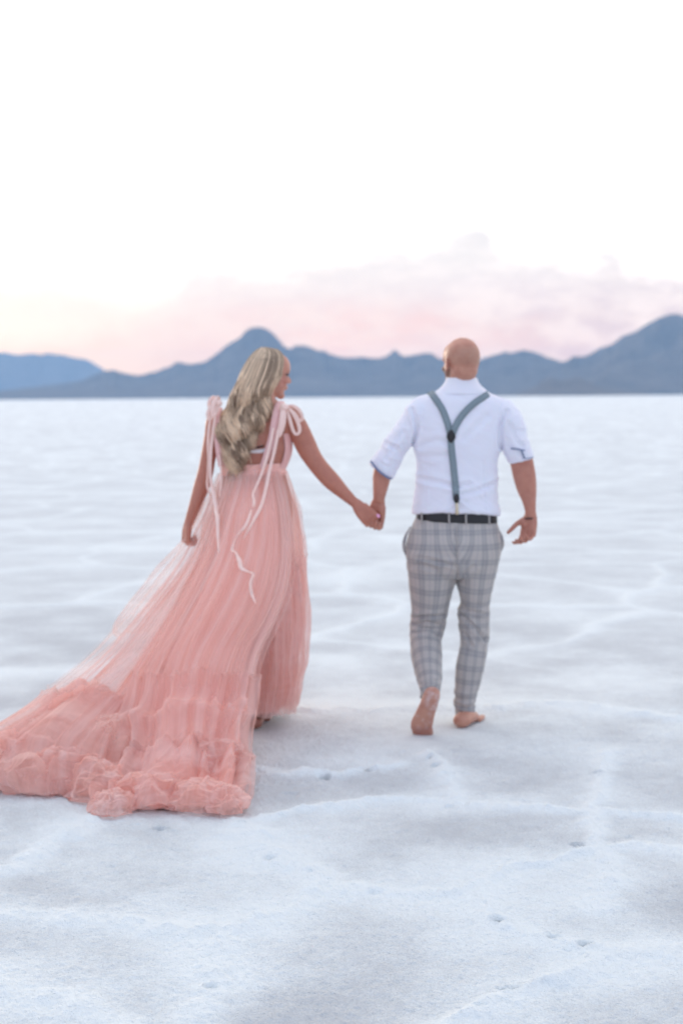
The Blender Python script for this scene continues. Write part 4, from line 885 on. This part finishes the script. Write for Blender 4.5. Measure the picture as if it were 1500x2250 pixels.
def R_(name, pts, wpx, tw=None, m=rib, parent=None):
    q = np.column_stack([np.array([W(*p) for p in pts]), np.array(wpx, float)*(.70 if name != 'shoulder_strap' else 1)/467., tw if tw else np.zeros(len(pts))])
    q = resample(q, len(q)*5)
    if name in ('ribbon', 'bow'): q = drape(q)
    return strip(name, q[:, :3], q[:, 3], m, parent or dress, th=.0008, twist=q[:, 4], n=len(q))
st = R_('shoulder_strap', [(625,889,6.70),(614,890,6.645),(609,905,6.60),(604,930,6.585),(597,965,6.58),(586,1000,6.58),(576,1030,6.575)], [14,17,18,18,17,15,12], m=rib2)
R_('shoulder_strap', [(484,895,6.68),(478,910,6.62),(476,940,6.60),(480,990,6.59),(486,1025,6.59)], [12,14,14,13,12], m=rib2)
bow = R_('bow', [(617,893,6.60),(622,905,6.575),(620,930,6.565),(614,952,6.565),(610,960,6.565)], [12,19,21,18,12])
R_('bow_loop', [(628,894,6.60),(642,905,6.58),(655,930,6.585),(658,948,6.59),(650,954,6.59),(643,944,6.585),(636,920,6.58),(629,898,6.59)], [7,11,12,10,9,10,11,7], m=rib, parent=bow)
R_('bow_loop', [(627,893,6.62),(645,893,6.60),(658,903,6.60),(664,918,6.61),(658,924,6.61),(646,908,6.60),(630,896,6.60)], [7,11,12,10,10,11,7], parent=bow)
K = Parts(); K.ell(W(626, 895, 6.585), (.020, .014, .016)); K.ell(W(622, 892, 6.60), (.016, .014, .014)); link('knot', K.fuse('knot', .003, 2), rib, bow)
R_('ribbon', [(612,945,6.565),(603,990,6.56),(593,1030,6.555),(585,1070,6.53),(574,1110,6.50),(558,1142,6.46),(545,1165,6.43),(534,1186,6.41)], [10,10,10,10,10,9,7,3], tw=[0,0,.1,.1,.2,.5,.8,1.2], parent=bow)
R_('ribbon', [(601,940,6.57),(590,990,6.56),(577,1035,6.55),(566,1062,6.53),(556,1085,6.51),(558,1100,6.50),(557,1114,6.49)], [8,9,9,8,7,8,5], tw=[0,.1,.2,.4,-.2,.1,0], parent=bow)
R_('ribbon', [(552,1120,6.50),(547,1138,6.47),(538,1158,6.44),(525,1172,6.42),(516,1188,6.41),(510,1208,6.40),(518,1214,6.39),(526,1232,6.37),(530,1248,6.36),(545,1256,6.35),(556,1262,6.34),(550,1280,6.33),(552,1300,6.32),(558,1318,6.31),(562,1326,6.31)], [4,8,10,7,5,7,6,13,12,6,8,7,9,6,2], tw=[0,.1,0,.5,.9,.3,.7,.1,0,.9,.8,.3,0,.7,1.2], parent=bow)
bow2 = R_('bow', [(478,884,6.63),(466,892,6.60),(458,910,6.60),(462,922,6.60),(470,905,6.59),(478,888,6.61)], [8,14,15,10,12,8])
R_('bow_loop', [(480,884,6.62),(470,873,6.62),(462,880,6.61),(460,893,6.61),(470,895,6.60),(480,886,6.61)], [8,12,13,12,11,8], parent=bow2)
R_('bow_loop', [(482,886,6.62),(480,874,6.61),(474,878,6.60),(468,898,6.59),(466,915,6.59),(474,908,6.59),(481,888,6.61)], [7,12,13,12,8,11,7], parent=bow2)
K = Parts(); K.ell(W(480, 886, 6.61), (.018, .014, .018)); link('knot', K.raw('knot'), rib, bow2)
R_('ribbon', [(470,900,6.60),(461,930,6.60),(458,970,6.60),(459,1005,6.59),(457,1040,6.58),(456,1070,6.57),(463,1090,6.56)], [9,9,10,10,8,8,4], tw=[.3,.2,0,.2,.5,.2,.6], parent=bow2)
R_('ribbon', [(474,905,6.59),(468,950,6.59),(463,1000,6.58),(463,1050,6.56),(470,1090,6.52),(477,1130,6.49),(479,1170,6.47),(481,1214,6.45)], [8,9,9,9,11,12,10,5], tw=[0,.2,.1,.5,.1,0,.2,.4], parent=bow2)
R_('ribbon', [(482,1000,6.58),(486,1040,6.57),(485,1070,6.55),(482,1092,6.54)], [5,6,6,3], parent=bow2)
# back strap of the underwear across the open back
white = principled('white_elastic', (.78, .74, .76), .7)
R_('back_strap', [(500,985,6.605),(530,990,6.60),(555,992,6.60),(580,990,6.602),(600,982,6.61)], [9,10,11,12,11], m=white)
R_('hook_tab', [(560,984,6.596),(570,982,6.596),(580,979,6.597)], [4,5,4], m=black)
# ------------------------------------------------------------------ haze
hp = Parts(); X, Y0, Y1, Z0, Z1 = 19000, -9000, 19500, -6.0, TOP
hv = [(-X,Y0,Z0),(X,Y0,Z0),(X,Y1,Z0),(-X,Y1,Z0),(-X,Y0,Z1),(X,Y0,Z1),(X,Y1,Z1),(-X,Y1,Z1)]
hf = [(0,3,2,1),(4,5,6,7),(0,1,5,4),(1,2,6,5),(2,3,7,6),(3,0,4,7)]
hm, hn, ho = material('air')
pv = hn.n('ShaderNodeVolumePrincipled'); pv.inputs['Color'].default_value = (.37, .61, .93, 1); pv.inputs['Density'].default_value = HAZE; pv.inputs['Anisotropy'].default_value = 0.0
hn.l(pv.outputs[0], ho.inputs['Volume'])
tag(link('haze', newmesh('haze', hv, hf, False), hm), kind='stuff')
